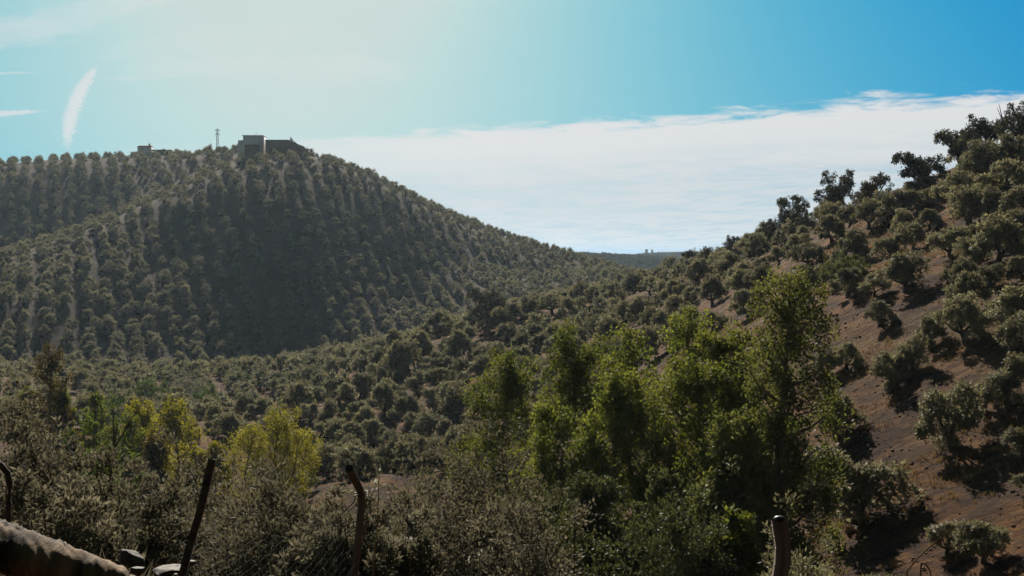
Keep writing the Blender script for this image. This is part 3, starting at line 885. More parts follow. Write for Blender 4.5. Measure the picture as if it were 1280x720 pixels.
# ---------------------------------------------------------------- olives
# (x, foot y, crown width) in photo pixels of the olives that can be picked out one by one
HAND = [
    (1230, 228, 58), (1272, 218, 58), (1262, 246, 62), (1196, 260, 46), (1237, 273, 42), (1211, 281, 46), (1278, 268, 42), (1124, 275, 42), (1148, 265, 36),
    (1162, 287, 32), (1130, 292, 30), (1142, 312, 34), (1188, 322, 50), (1217, 306, 30), (1120, 330, 44), (1086, 286, 42), (1064, 332, 46), (1010, 333, 40),
    (1040, 302, 36), (1003, 305, 34), (974, 331, 30), (1132, 364, 48), (1093, 370, 40), (1060, 372, 40), (1025, 354, 28), (1100, 406, 36), (1246, 332, 56),
    (1214, 336, 36), (1239, 360, 34), (1183, 356, 26), (1204, 358, 36), (1210, 387, 44), (1277, 345, 38), (1164, 434, 50), (1206, 428, 54), (1270, 412, 52),
    (1276, 300, 42), (1058, 462, 36), (1032, 472, 40), (1111, 487, 58), (1141, 464, 48), (1045, 548, 50), (1190, 562, 86), (1230, 515, 40), (1260, 507, 66),
    (1277, 574, 48), (980, 618, 52), (1072, 652, 108), (1230, 702, 66), (1184, 694, 56), (1002, 752, 62), (938, 748, 52), (1284, 612, 36), (1275, 322, 30),
    (862, 336, 24), (882, 334, 26), (911, 347, 36), (952, 340, 27), (976, 312, 26), (812, 368, 27), (836, 378, 34), (861, 381, 27), (891, 383, 35), (745, 414, 29),
    (780, 408, 34), (890, 414, 42), (870, 428, 28), (756, 370, 27), (786, 366, 25), (1082, 262, 34), (1062, 284, 32), (1104, 268, 30), (1028, 284, 30), (985, 300, 28),
    (548, 423, 34), (587, 428, 29), (660, 400, 34), (641, 409, 32), (495, 443, 30), (517, 428, 22), (526, 458, 38), (690, 392, 36), (714, 400, 34), (634, 426, 32), (664, 440, 40),
    (575, 452, 38), (500, 480, 44), (550, 490, 44), (600, 480, 40), (480, 520, 38), (610, 455, 34), (476, 462, 30), (450, 470, 28), (430, 487, 26),
    (950, 365, 38), (925, 372, 34), (985, 362, 32), (1005, 388, 36), (935, 396, 38), (850, 402, 36), (815, 415, 34), (760, 432, 34), (715, 430, 32), (840, 440, 32),
]
# clear ground that the photo shows bare
rnd = random.Random(11)
OL = []          # x, y, z, width in metres, depth


def add_ol(x, y, wm):
    OL.append((x, y, wm))


for px, py, w in HAND:
    p = at(px, py)
    add_ol(p[0], p[1], (1.17 if w < 44 else 1.27) * w * p[1] / F)
hand_xy = np.array([(a, b) for a, b, _ in OL])
# things that keep olives away: (x, y, radius) in metres, filled below
KEEP = []
# tall trees first need their places, so that the olives leave room
TALL = [
    # name, label, px, foot py, top py, width px, distance, material, tops, seed, category
    ('poplar', 'tall green poplar with bright yellow top, highest of the central clump', 822, 760, 383, 150, 80, M_POP, 2, 1),
    ('poplar', 'full green tree low between the slender and the tallest poplar', 858, 770, 450, 135, 70, M_POP, 1, 21),
    ('eucalyptus', 'dark leafy tree leaning out below the drooping eucalyptus', 925, 770, 520, 125, 64, M_EUC, 1, 22),
    ('poplar', 'low spreading green tree left of the slender poplar', 690, 770, 520, 120, 78, M_POP, 1, 23),
    ('poplar', 'tall slender green poplar with pale yellow tip, second from left in the clump', 728, 750, 412, 110, 84, M_POP, 1, 2),
    ('poplar', 'rounded olive green poplar at the left end of the central clump', 645, 690, 446, 112, 95, M_POP, 1, 3),
    ('eucalyptus', 'tall dark green tree with drooping leaves at the right end of the clump', 965, 720, 334, 150, 68, M_EUC, 1, 4),
    ('poplar', 'green poplar between the tallest poplar and the drooping tree', 902, 750, 408, 110, 74, M_POP, 1, 5),
    ('poplar', 'shorter dark poplar half hidden in front of the central clump', 772, 765, 470, 110, 74, M_POP, 1, 6),
    ('golden_poplar', 'narrow golden poplar standing alone on the left valley floor', 218, 632, 503, 62, 150, M_GOLD, 1, 7),
    ('golden_poplar', 'smaller golden green poplar left of the golden poplar', 184, 612, 504, 52, 156, M_GOLD, 1, 8),
    ('poplar', 'broad yellow green poplar with several tops left of the leaning post', 336, 650, 510, 128, 146, M_GOLD, 3, 9),
    ('dark_cypress_like_tree', 'tall dark tree with rusty top rising from the left valley', 62, 590, 432, 56, 150, M_DUSK, 1, 10),
    ('poplar', 'slim yellow green poplar left of the tall dark tree', 36, 582, 482, 26, 152, M_POP, 1, 11),
    ('poplar', 'slim bright green poplar right of the tall dark tree', 83, 582, 486, 26, 150, M_POP, 1, 12),
    ('young_poplar', 'low bushy yellow green poplar below the golden poplars', 152, 606, 516, 54, 150, M_POP, 2, 13),
    ('rusty_tree', 'golden brown sapling at the foot of the golden poplar', 190, 632, 548, 36, 142, M_AUT, 1, 14),
    ('golden_poplar', 'low golden sapling between golden poplar and leaning post', 256, 640, 552, 54, 144, M_GOLD, 2, 15),
    ('young_poplar', 'small yellow green tree right of the tall dark tree', 118, 576, 492, 32, 160, M_POP, 1, 16),
    ('rusty_tree', 'dull young tree in the gloom below the central poplars', 815, 780, 590, 100, 62, M_OLIVE2, 2, 17),
    ('young_poplar', 'light green sapling at the foot of the poplar clump beside right post', 915, 765, 640, 80, 58, M_POP, 2, 18),
    ('rusty_tree', 'thin dull green tree below the slender poplar', 745, 770, 600, 90, 66, M_OLIVE2, 1, 19),
]
for r_ in TALL:
    p = P(r_[2], r_[3], r_[6]); KEEP.append((p[0], p[1], max(2.5, r_[5] * r_[6] / F * .5)))


def fill(x0, x1, y0, y1, sx, sy, jit, ang, wlo, whi, test, skip=0.06):
    ca, sa = math.cos(ang), math.sin(ang)
    cx, cy = (x0 + x1) / 2, (y0 + y1) / 2
    n = int(max(x1 - x0, y1 - y0) * .75 / min(sx, sy)) + 2
    out = []
    for i in range(-n, n + 1):
        for j in range(-n, n + 1):
            u = (i + (.5 if False else 0)) * sx + rnd.uniform(-jit, jit); v = j * sy + rnd.uniform(-jit, jit)
            x = cx + u * ca - v * sa; y = cy + u * sa + v * ca
            if x0 < x < x1 and y0 < y < y1 and rnd.random() > skip: out.append((x, y, rnd.uniform(wlo, whi)))
    if not out: return
    A = np.array(out)
    ok = test(A[:, 0], A[:, 1])
    dh = np.min(np.hypot(A[:, None, 0] - hand_xy[None, :, 0], A[:, None, 1] - hand_xy[None, :, 1]), 1)
    ok &= dh > (wlo + whi) * .47
    for kx, ky, kr in KEEP: ok &= np.hypot(A[:, 0] - kx, A[:, 1] - ky) > kr
    for a in A[ok]: add_ol(*a)


# boundary line between the middle spur and the foot of the main hill
def main_hill(x, y): return y > 372 + 0.35 * np.maximum(x + 10, 0) + 18 * sstep(x, -60, -10)


BUILT = [(-105, 568, 12), (-91, 566, 14), (-174, 658, 8), (-134, 640, 3)]


def off_built(x, y):
    ok = np.ones(len(x), bool)
    for bx, by, br in BUILT: ok &= (np.hypot(x - bx, (y - by - 7) * 1.2) > br)
    return ok


fill(-300, 130, 366, 735, 6.2, 5.5, 1.35, R(19), 4.3, 5.6, lambda x, y: main_hill(x, y) & off_built(x, y), .09)
OL = [(x, y, w * (1.0 - .17 * float(sstep(y, 440, 560))) if (y > 366 and main_hill(np.array([x]), np.array([y]))[0]) else w) for x, y, w in OL]
# valley floor and middle spur, close planted
PATCH = [(347, 510, 17, 10), (432, 500, 9, 12), (548, 434, 26, 7), (622, 440, 26, 9), (706, 400, 17, 8), (824, 366, 18, 6), (470, 488, 8, 10)]


def spur(x, y):
    px, py = proj(np.stack((x, y, height(x, y, False)), 1))
    ok = np.ones(len(x), bool)
    for a, b_, c_, d_ in PATCH: ok &= ((px - a) / c_) ** 2 + ((py - b_) / d_) ** 2 > 1
    return ok & spur_area(x, y)


def spur_area(x, y): return ~main_hill(x, y) & (y > 148 + 0.0 * x) & (x < 14 + (y - 170) * .16) & ~((x < -28) & (y < 200))
fill(-260, 60, 146, 425, 6.3, 6.3, 1.2, R(18), 4.2, 5.8, spur, .06)
# shoulder of the right hillside towards the gap
def shoulder(x, y): return (y > 165) & (x > 14 + (y - 170) * .16) & ~main_hill(x, y) & (x < 40 + (y - 165) * .25)
fill(10, 130, 165, 420, 7.2, 7.2, 1.3, R(10), 3.8, 5.4, shoulder, .10)
# right hillside beyond the picked-out trees, also past the edge of the frame
def right_up(x, y): return (x > 34 + .0 * y) & (y > 112) & (y <= 168) & (height(x, y, False) / y > -.085)
fill(20, 110, 110, 170, 6.6, 6.6, 1.3, R(10), 3.8, 5.2, right_up, .12)
fill(36, 110, 55, 112, 9.5, 9.5, 1.6, R(10), 4.4, 5.8, lambda x, y: x / y > .375, .15)
# gaps low on the right hillside, away from the bare tilled patch and the tall trees
def right_low(x, y):
    px, py = proj(np.stack((x, y, height(x, y, False)), 1))
    bare = (px > 1080) & (px < 1150) & (py > 505) & (py < 620)
    return (px > 985) & (y > 66) & (y < 128) & ~bare & (px < 1300)
fill(0, 60, 60, 130, 6.0, 6.0, 1.4, R(10), 3.9, 5.2, right_low, .10)
# slope on the far left of the near valley
fill(-260, -36, 60, 215, 8.5, 8.5, 1.4, R(10), 4.2, 5.8, lambda x, y: (x / y < -.40), .1)

A = np.array(OL)
Zg = height(A[:, 0], A[:, 1])
PX, PY = proj(np.stack((A[:, 0], A[:, 1], Zg + 2.0), 1))
size = A[:, 2] * F / A[:, 1]
inframe = (PX > -8) & (PX < 1288) & (PY < 735) & (PY > 0)
# hidden behind rising ground?
ts = np.linspace(.1, .985, 60)
vis = np.ones(len(A), bool)
for t_ in ts:
    vis &= (height(A[:, 0] * t_, A[:, 1] * t_, False) < (Zg + 3.4) * t_ + .3)
rank = np.where(inframe & vis, size, -1)
order = np.argsort(-rank)
N_IND = 300
ind = [i for i in order[:N_IND] if rank[i] > 0]
rest = np.setdiff1d(np.arange(len(A)), ind)


# landmarks of the scene, by which each olive is told apart
LAND = [('white hilltop house', 314, 176), ('brown hilltop ruin', 358, 182), ('power pylon', 271, 176), ('white cottage', 179, 187),
        ('leaning post', 246, 640), ('bent tube post', 447, 640), ('channel section post', 976, 690), ('tallest central poplar', 815, 470), ('pale tipped slender poplar', 728, 490),
        ('rounded olive green poplar', 642, 540), ('drooping eucalyptus', 965, 420), ('golden poplar', 218, 560), ('tall dark tree', 62, 500), ('broad yellow green poplar', 335, 570),
        ('large spur oak', 609, 388), ('paired skyline oaks', 1068, 240), ('tall airy skyline oak', 1238, 165), ('leaning crest tree', 1155, 217), ('rounded skyline oak', 992, 268),
        ('twin lower skyline oaks', 928, 303), ('reed clump', 235, 485), ('white husked oat stalk', 1165, 685), ('red brown dry bush', 945, 585), ('broad pale green bush', 1050, 405),
        ('big round dark bush', 602, 650)]
ORD = ['nearest', 'second nearest', 'third nearest', 'fourth nearest', 'fifth nearest', 'sixth nearest', 'seventh nearest', 'eighth nearest', 'ninth nearest', 'tenth nearest',
       'eleventh nearest', 'twelfth nearest', 'thirteenth nearest', 'fourteenth nearest', 'fifteenth nearest', 'sixteenth nearest', 'seventeenth nearest', 'eighteenth nearest', 'nineteenth nearest', 'twentieth nearest', 'twenty first nearest', 'twenty second nearest', 'twenty third nearest', 'twenty fourth nearest']
DIRS = ['right of', 'up and right of', 'straight above', 'up and left of', 'left of', 'down and left of', 'straight below', 'down and right of']
lx = np.array([l[1] for l in LAND]); ly = np.array([l[2] for l in LAND])
bins = {}
for i in ind:
    dd = np.hypot(PX[i] - lx, PY[i] - ly); q = int(np.argmin(dd))
    a = math.atan2(-(PY[i] - ly[q]), PX[i] - lx[q]); k8 = int(round(a / (math.pi / 4))) % 8
    bins.setdefault((q, k8), []).append((dd[q], i))
LABEL = {}
for (q, k8), lst in bins.items():
    for o_, (_, i) in enumerate(sorted(lst)):
        LABEL[i] = f"olive tree, {ORD[min(o_, len(ORD) - 1)]} {DIRS[k8]} the {LAND[q][0]}"
for n_, i in enumerate(ind):
    x, y, w = A[i]; z = Zg[i]
    s = int(rnd.random() * 8) if n_ > 3 else (3, 1, 6, 5)[n_]
    near = size[i] > 33
    cm, tm = (OL_NEAR if near else OL_MID)[s]
    k = w / (5.0 * SHAPES[s][0])
    big = 'large' if size[i] > 55 else ('grey green' if near else 'small')
    root = thing('olive_tree', f"{big} {LABEL[i]}", 'olive tree', (x, y, z), rnd.uniform(0, 6.28), 'olive trees planted over the hillsides', (k * rnd.uniform(.88, 1.12), k * rnd.uniform(.88, 1.12), k * rnd.uniform(.84, 1.10)))
    root.rotation_euler = (rnd.uniform(-.09, .09), rnd.uniform(-.09, .09), root.rotation_euler[2])
    link('crown', cm, root); link('trunk', tm, root)


def grove(name, label, pts, w, seed, srcs=None):
    srcs = srcs or OL_FAR
    """The olives past the limit: one object, each point an instance of a small whole tree."""
    r2 = np.random.default_rng(seed)
    me = bpy.data.meshes.new(name); me.from_pydata([tuple(p) for p in pts], [], [])
    n = len(pts)
    a = me.attributes.new('scale', 'FLOAT', 'POINT'); a.data.foreach_set('value', (np.asarray(w) / 5.1 * r2.uniform(.94, 1.06, n)).astype(np.float32))
    a = me.attributes.new('turn', 'FLOAT_VECTOR', 'POINT'); rot = np.zeros((n, 3), np.float32); rot[:, 2] = r2.uniform(0, 6.28, n); rot[:, :2] = r2.uniform(-.08, .08, (n, 2)); a.data.foreach_set('vector', rot.ravel())
    a = me.attributes.new('pick', 'INT', 'POINT'); a.data.foreach_set('value', r2.integers(0, len(srcs), n).astype(np.int32))
    o = link(name, me); tag(o, label, kind='stuff')
    ng = bpy.data.node_groups.new(name, 'GeometryNodeTree')
    ng.interface.new_socket('Geometry', in_out='INPUT', socket_type='NodeSocketGeometry')
    ng.interface.new_socket('Geometry', in_out='OUTPUT', socket_type='NodeSocketGeometry')
    N = ng.nodes; L = ng.links
    gi = N.new('NodeGroupInput'); go = N.new('NodeGroupOutput')
    jn = N.new('GeometryNodeJoinGeometry')
    for src in reversed(srcs):
        oi = N.new('GeometryNodeObjectInfo'); oi.inputs['Object'].default_value = src
        g2 = N.new('GeometryNodeGeometryToInstance'); L.new(oi.outputs['Geometry'], g2.inputs[0]); L.new(g2.outputs[0], jn.inputs[0])
    ip = N.new('GeometryNodeInstanceOnPoints'); L.new(gi.outputs[0], ip.inputs['Points']); L.new(jn.outputs[0], ip.inputs['Instance'])
    ip.inputs['Pick Instance'].default_value = True

    def attr(nm, t, out):
        na = N.new('GeometryNodeInputNamedAttribute'); na.data_type = t; na.inputs['Name'].default_value = nm
        return na.outputs['Attribute']
    L.new(attr('pick', 'INT', 0), ip.inputs['Instance Index'])
    L.new(attr('turn', 'FLOAT_VECTOR', 0), ip.inputs['Rotation'])
    L.new(attr('scale', 'FLOAT', 0), ip.inputs['Scale'])
    L.new(ip.outputs[0], go.inputs[0])
    md = o.modifiers.new('grove', 'NODES'); md.node_group = ng
    return o


grove('olive_grove', 'rows of small olive trees covering the distant slopes', np.stack((A[rest, 0], A[rest, 1], Zg[rest] - .1), 1), A[rest, 2], 3)

# woods on the far ridges
DARK_FAR = []
for src in OL_FAR:
    me = src.data.copy(); me.name = 'far_scrub'; me.materials[0] = M_OAK
    DARK_FAR.append(bpy.data.objects.new('far_scrub_source', me))
r3 = np.random.default_rng(21)
fx = r3.uniform(-60, 560, 40000); fy = r3.uniform(1100, 2400, 40000)
fz = height(fx, fy, False)
pxf, pyf = proj(np.stack((fx, fy, fz), 1))
okf = (fz > -14) & (pxf > 715) & (pxf < 900)
sel = np.nonzero(okf)[0][:7000]
grove('far_wood', 'dark scrub and trees on the far blue ridges', np.stack((fx[sel], fy[sel], fz[sel]), 1), r3.uniform(4.5, 7.5, len(sel)), 4, DARK_FAR)

# ---------------------------------------------------------------- oaks on the skyline and the spur
OAKS = [  # label, px, foot py, top py, width px, density, lean
    ('dark holm oak with a thin dead branch, at the right edge of the skyline', 1276, 190, 118, 58, 1.0, 0),
    ('tall airy holm oak on the right skyline, left of the edge oak', 1238, 197, 128, 66, .9, -.15),
    ('round holm oak on the right skyline with visible trunk under its crown', 1200, 212, 160, 62, 1.0, -.1),
    ('leaning open tree on the bare crest of the right hillside', 1150, 240, 190, 70, 1.0, .25),
    ('broad holm oak on the skyline, left one of the joined pair', 1046, 268, 212, 56, 1.0, 0),
    ('open holm oak on the skyline, right one of the joined pair', 1090, 262, 215, 56, .8, .1),
    ('rounded holm oak on the skyline left of the joined pair', 992, 290, 243, 48, 1.1, 0),
    ('dark sparse oak on the skyline at the upper end of the bare strip', 970, 302, 263, 30, .9, 0),
    ('small round oak alone on the lower skyline, left of its twin', 917, 318, 289, 28, 1.2, 0),
    ('small round oak alone on the lower skyline, right of its twin', 940, 318, 290, 26, 1.2, 0),
    ('large dark oak standing on the crest of the middle spur', 609, 412, 362, 50, 1.3, 0),
    ('dark bushy oak at the end of the skyline above the valley gap', 864, 338, 311, 28, 1.3, 0),
    ('spindly little oak on the skyline just above the valley gap', 884, 336, 306, 18, 1.0, 0),
    ('little oak on the spur crest beside the large dark oak', 592, 412, 384, 26, 1.2, 0),
    ('small dark tree on top of the brown hilltop ruin', 366, 188, 171, 11, 1.2, 0),
]
for i, (lab, px, py, top, w, dn, ln) in enumerate(OAKS):
    p = at(px, py) if px != 366 else np.array((ray(366, 180)[0] * 575, 575.0, h1(ray(366, 180)[0] * 575, 575.0)))
    d = p[1]; hh = ray(px, top)[2] * d - p[2]
    oak_tree('oak_tree', lab, p, w * d / F, max(hh, w * d / F * .5), None, dn, ln, 500 + i, 'oaks on the skylines', 'oak')
p = at(1256, 196); d = p[1]
dead = thing('dead_tree', 'leafless grey dead tree between the two tall oaks on the right skyline', 'dead tree', p)
b = Buf()
hh = ray(1256, 130)[2] * d - p[2]
tube(b, [(0, 0, -.5), (-.1, 0, hh * .4), (-.35, 0, hh * .75), (-.7, 0, hh)], [.16, .12, .07, .02], 6, wob=.1)
for s_, z0, z1, dx in ((1, .45, .8, .9), (-1, .5, .72, .9), (1, .65, .97, .55), (-1, .7, .95, .7), (1, .3, .55, .8)):
    tube(b, [(-.1 - .3 * z0, 0, hh * z0), (s_ * dx * .6 - .2, .1, hh * (z0 * .5 + z1 * .5)), (s_ * dx - .2, .1, hh * z1)], [.06, .04, .015], 5, wob=.1)
b.obj('trunk', M_BARK, dead, True)

# ---------------------------------------------------------------- poplars, bushes of the valley
for nm, lab, px, fy_, top, w, d, m, tops, sd in TALL:
    x = ray(px, fy_)[0] * d; z = h1(x, d)
    hh = ray(px, top)[2] * d - z; ww = w * d / F
    bigt = w > 80
    nm2 = nm if nm != 'dark_cypress_like_tree' else 'dark_tree'
    tall_tree(nm2, lab, (x, d, z), ww, hh, m, sd, 230 if bigt else 110, 150 if bigt else 90, None, .05, .18 if bigt else .26, tops, None, .6 if nm == 'eucalyptus' else 0, 'tree')

BUSH = [  # name, label, px, top py, width px, distance m, material, leaf len, nclump, k, asp
    ('holm_oak_bush', 'big round dark bush at the bottom centre beside the poplars', 602, 592, 250, 33, M_SHRUB, .105, 420, 95, .55),
    ('bush', 'lower dark bush in front of the big round bush', 662, 652, 150, 26, M_SHRUB, .085, 220, 90, .55),
    ('willow_bush', 'silvery narrow leaved bush behind the wire netting', 350, 608, 230, 13.0, M_SILVER, .075, 400, 95, .26),
    ('willow_bush', 'pale silvery bush between the leaning post and the stones', 275, 638, 170, 15.0, M_SILVER, .075, 280, 90, .26),
    ('shrub', 'grey brown shrub directly behind the two dark stones', 185, 620, 210, 13.5, M_SHRUB, .065, 400, 90, .40),
    ('shrub', 'greyish shrub directly above the log at the left edge', 62, 602, 220, 13.0, M_SHRUB, .065, 400, 90, .40),
    ('olive_bush', 'tall grey leaved bush at the left edge above the bent pipe', 26, 545, 170, 30, M_SHRUB, .13, 330, 85, .38),
    ('holm_oak_bush', 'dark green bush behind the bent pipe bush', 80, 552, 100, 40, M_OAK, .15, 260, 80, .5),
    ('bush', 'soft green bush below the small yellow green poplars', 118, 538, 120, 62, M_GREEN, .19, 260, 80, .4),
    ('bush', 'greyish green bush beside the golden brown sapling', 145, 556, 100, 50, M_OLIVE2, .17, 240, 80, .4),
    ('shrub', 'dull brown shrub in the middle of the left thicket', 112, 588, 150, 24, M_SHRUB, .10, 320, 85, .40),
    ('shrub', 'grey shrub right below the golden poplars', 208, 622, 150, 30, M_SHRUB, .11, 280, 80, .40),
    ('shrub', 'dense grey shrub under the broad yellow green poplar', 300, 626, 210, 36, M_SHRUB, .12, 300, 80, .40),
    ('dry_bush', 'straw coloured dry bush close to the bent tube post', 408, 596, 110, 24, M_PLUME, .10, 200, 80, .3),
    ('shrub', 'small weedy shrub at the foot of the upright oat stalk', 505, 650, 100, 11.5, M_SHRUB, .06, 220, 85, .36),
    ('shrub', 'low twiggy shrub around the foot of the bent tube post', 425, 640, 160, 9.8, M_SHRUB, .05, 260, 85, .32),
    ('bush', 'olive green bush at the bottom between big bush and poplars', 718, 612, 110, 42, M_OLIVE2, .13, 240, 80, .5),
    ('bush', 'dim green bush at the bottom below the poplar clump', 850, 630, 190, 58, M_OLIVE2, .17, 260, 80, .5),
    ('olive_bush', 'silvery olive shoots behind the channel section post', 990, 692, 120, 40, M_OLIVE, .15, 240, 80, .34),
    ('olive_bush', 'dull green thicket at the foot of the rounded poplar', 655, 578, 130, 62, M_OLIVE2, .18, 240, 80, .4),
    ('olive_bush', 'grey olive thicket behind the bent tube post and straw bush', 452, 584, 110, 60, M_OLIVE, .18, 240, 80, .36),
    ('olive_bush', 'grey olive thicket between the straw bush and the big round bush', 530, 580, 110, 70, M_OLIVE, .2, 240, 80, .36),
    ('bush', 'fresh green bush on the valley floor above the golden poplars', 190, 476, 46, 285, M_GREEN, .40, 110, 36, .45),
    ('reed_bed', 'pale plumed reed clump in the valley beside green bushes', 236, 474, 46, 290, M_PLUME, .60, 110, 34, .16),
    ('bush', 'green bush beside the pale reed clump', 258, 484, 36, 280, M_GREEN, .38, 100, 36, .45),
    ('bush', 'low green bush between reeds and spur foot', 300, 472, 36, 310, M_GREEN, .38, 100, 34, .45),
    ('bush', 'dull green bush at the foot of the slim green poplar', 148, 500, 34, 240, M_GREEN, .36, 90, 36, .45),
    ('bush', 'pale green bush on the hillside against the drooping eucalyptus', 1012, 376, 56, 150, M_OLIVE2, .26, 140, 60, .4),
    ('bush', 'broad pale green bush on the hillside near the drooping eucalyptus', 1052, 374, 60, 140, M_OLIVE2, .26, 140, 60, .4),
    ('bush', 'low green bush hugging the slope below the drooping eucalyptus', 962, 520, 76, 104, M_GREEN, .24, 140, 65, .42),
    ('dry_bush', 'reddish brown dry bush beside the small olive below the poplars', 945, 562, 60, 96, M_AUT, .18, 110, 60, .4),
]
for i, (nm, lab, px, top, wpx, d, m, L_, nc, k, asp) in enumerate(BUSH):
    x = ray(px, 600)[0] * d; g = h1(x, d) - .05; w = wpx * d / F
    h = (.90 if d < 20 else 1.04) * min(max(ray(px, top)[2] * d - g, w * .45), w * 1.9)
    shrub(nm, lab, (x, d, g), w, h, m, L_, nc, k, 700 + i, None, asp, 14, .6, 'bush', None)

# ---------------------------------------------------------------- near things by the path


def near():
    # fence: netting and four odd steel posts
    d = 7.0
    A0 = P(266, 574, d); A1 = P(226, 728, d - .1)
    root = thing('wire_fence', 'old wire netting fence on mismatched steel posts along the bank', 'fence', (0, 7.0, -2.0))
    o = np.array((0, 7.0, -2.0))

    def post(pts, rad, m, lab, n=10):
        b = Buf(); tube(b, np.array(pts) - o, rad, n, wob=.03)
        q = b.obj('post', m, root, True); q['label'] = lab; return q
    g = h1(A1[0], A1[1]) - .3
    foot = A0 + (A1 - A0) * ((g - A0[2]) / (A1[2] - A0[2]))
    # angle-iron post, leaning
    b = Buf(); ax = unit(A0 - foot); sd = unit(np.cross(ax, (0, 1, 0))); fw = np.cross(sd, ax)
    prof = np.array([(-.026, -.02), (.026, -.02), (.026, -.013), (-.017, -.013), (-.017, .03), (-.026, .03)])
    ks = 9; V = []
    for i in range(ks):
        c = foot + (A0 - foot) * i / (ks - 1) - o + sd * .004 * math.sin(i * 1.7)
        for a, c2 in prof: V.append(c + sd * a * .62 + fw * c2)
    f4 = [(i * 6 + j, i * 6 + (j + 1) % 6, (i + 1) * 6 + (j + 1) % 6, (i + 1) * 6 + j) for i in range(ks - 1) for j in range(6)]
    b.add(V, f4); b.add(V, [tuple(range(5, -1, -1)), tuple(range((ks - 1) * 6, ks * 6))])
    q = b.obj('post', M_RUST, root); q['label'] = 'dark angle iron post leaning to the right'
    # bent tube post
    d2 = 7.3
    T = [P(437, 586, d2 - .12), P(444.5, 601, d2 - .05), P(451.5, 616, d2), P(452, 630, d2), P(449, 665, d2), P(445, 700, d2), P(441, 735, d2)]
    T.append(np.array((T[-1][0] - .02, d2, h1(T[-1][0], d2) - .2)))
    post(T, .021, M_RUSTP, 'tube post with its top bent to the left')
    b = Buf(); tube(b, [T[0] - o + unit(T[0] - T[1]) * .001, T[0] - o + unit(T[0] - T[1]) * .006], [.0225, .021], 12); b.obj('post_cap', M_CAP, root)
    # twist of wire round the bend
    b = Buf(); s = np.linspace(0, 1, 40); base = np.array(T[2] - o)
    w_ = np.stack((base[0] + .034 * np.cos(s * 15), base[1] + .034 * np.sin(s * 15), base[2] - .02 + .03 * s), 1)
    tl = np.stack((base[0] - .03 - .12 * s + .02 * np.sin(s * 9), base[1] - .035 + 0 * s, base[2] - .01 - .30 * s ** 1.4), 1)
    tube(b, w_, .0028, 5); tube(b, tl, .0028, 5); tube(b, tl + np.array((.012, -.004, -.012)), .0022, 5)
    b.obj('tie_wire', M_RUSTP, root, True)
    # bent pipe at the left edge
    d3 = 6.2
    T = [P(-40, 566, d3), P(-12, 574, d3), P(2, 582, d3), P(9.5, 592, d3), P(11.8, 606, d3), P(11.2, 630, d3), P(9, 665, d3)]
    T.append(np.array((T[-1][0], d3, h1(T[-1][0], d3) - .2)))
    post(T, .0135, M_RUST, 'thin pipe with a rounded bend at the left edge')
    # right-hand post
    d4 = 5.4
    ctr = [P(974, 651, d4), P(976.5, 668, d4), P(979, 684, d4), P(978, 702, d4), P(975, 722, d4), P(970, 760, d4)]
    ctr.append(np.array((ctr[-1][0] - .03, d4, h1(ctr[-1][0], d4) - .25)))
    ctr = np.array(ctr) - o
    prof = np.array([(-.028, .022), (-.028, -.016), (-.021, -.022), (-.008, -.022), (-.004, -.014), (.004, -.014), (.008, -.022), (.021, -.022), (.028, -.016), (.028, .022), (.022, .022), (.022, -.008), (-.022, -.008), (-.022, .022)])
    b = Buf(); V = []; n = len(prof)
    for c in ctr:
        for a, c2 in prof: V.append(c + np.array((a, c2, 0)))
    f4 = [(i * n + j, i * n + (j + 1) % n, (i + 1) * n + (j + 1) % n, (i + 1) * n + j) for i in range(len(ctr) - 1) for j in range(n)]
    b.add(V, f4)
    q = b.obj('post', M_RUSTP, root); q['label'] = 'brown channel section post with black cap'
    b = Buf(); blob(b, ctr[0] + (0, 0, .006), .024, 0, True, sq=(1.0, .9, .62)); b.obj('post_cap', M_CAP, root, True)
    for i, k in enumerate((.4, 1.2, 2.1, 3.2)):
        b = Buf(); j = int(k); c = ctr[j] + (ctr[j + 1] - ctr[j]) * (k - j)
        for sx in (-1, 1): blob(b, c + (sx * .0285, -.004, 0), .0035, 0, False)
        b.obj('rivet', M_STEEL, root)
    # netting between the leaning post and the tube post
    b = Buf(); xa, xb = foot[0] - o[0], P(449, 665, d2)[0] - o[0] + .02
    z0, z1 = -.25, .86
    st = .052
    def sag(x): t_ = (x - xa) / (xb - xa); return .18 * math.sin(math.pi * np.clip(t_, 0, 1)) + .05 * t_
    for i in range(-26, 34):
        for sgn in (1, -1):
            x0 = xa + i * st if sgn > 0 else xa + (i + 22) * st
            pts = []
            for kz in np.linspace(0, 1, 12):
                z = z0 + (z1 - z0) * kz; x = x0 + sgn * (z - z0) * .95
                if xa - .01 <= x <= xb: pts.append((x, .02 + .012 * math.sin(z * 9 + x * 5), z - sag(x) * kz))
            if len(pts) > 1: tube(b, pts, .0006, 3, cap=False)
    b.obj('wire_netting', M_STEEL, root)

    # the log at the lower left
    g0 = P(-46, 672, 5.2); g1 = P(152, 726, 5.6)
    root = thing('log', 'rough weathered brown log lying across the bottom left corner', 'log', (g0 + g1) / 2)
    o = (g0 + g1) / 2
    b = Buf(); n = 40; K = 70
    ax = unit(g1 - g0); sd = unit(np.cross(ax, (0, 0, 1))); up = np.cross(sd, ax)
    V = []
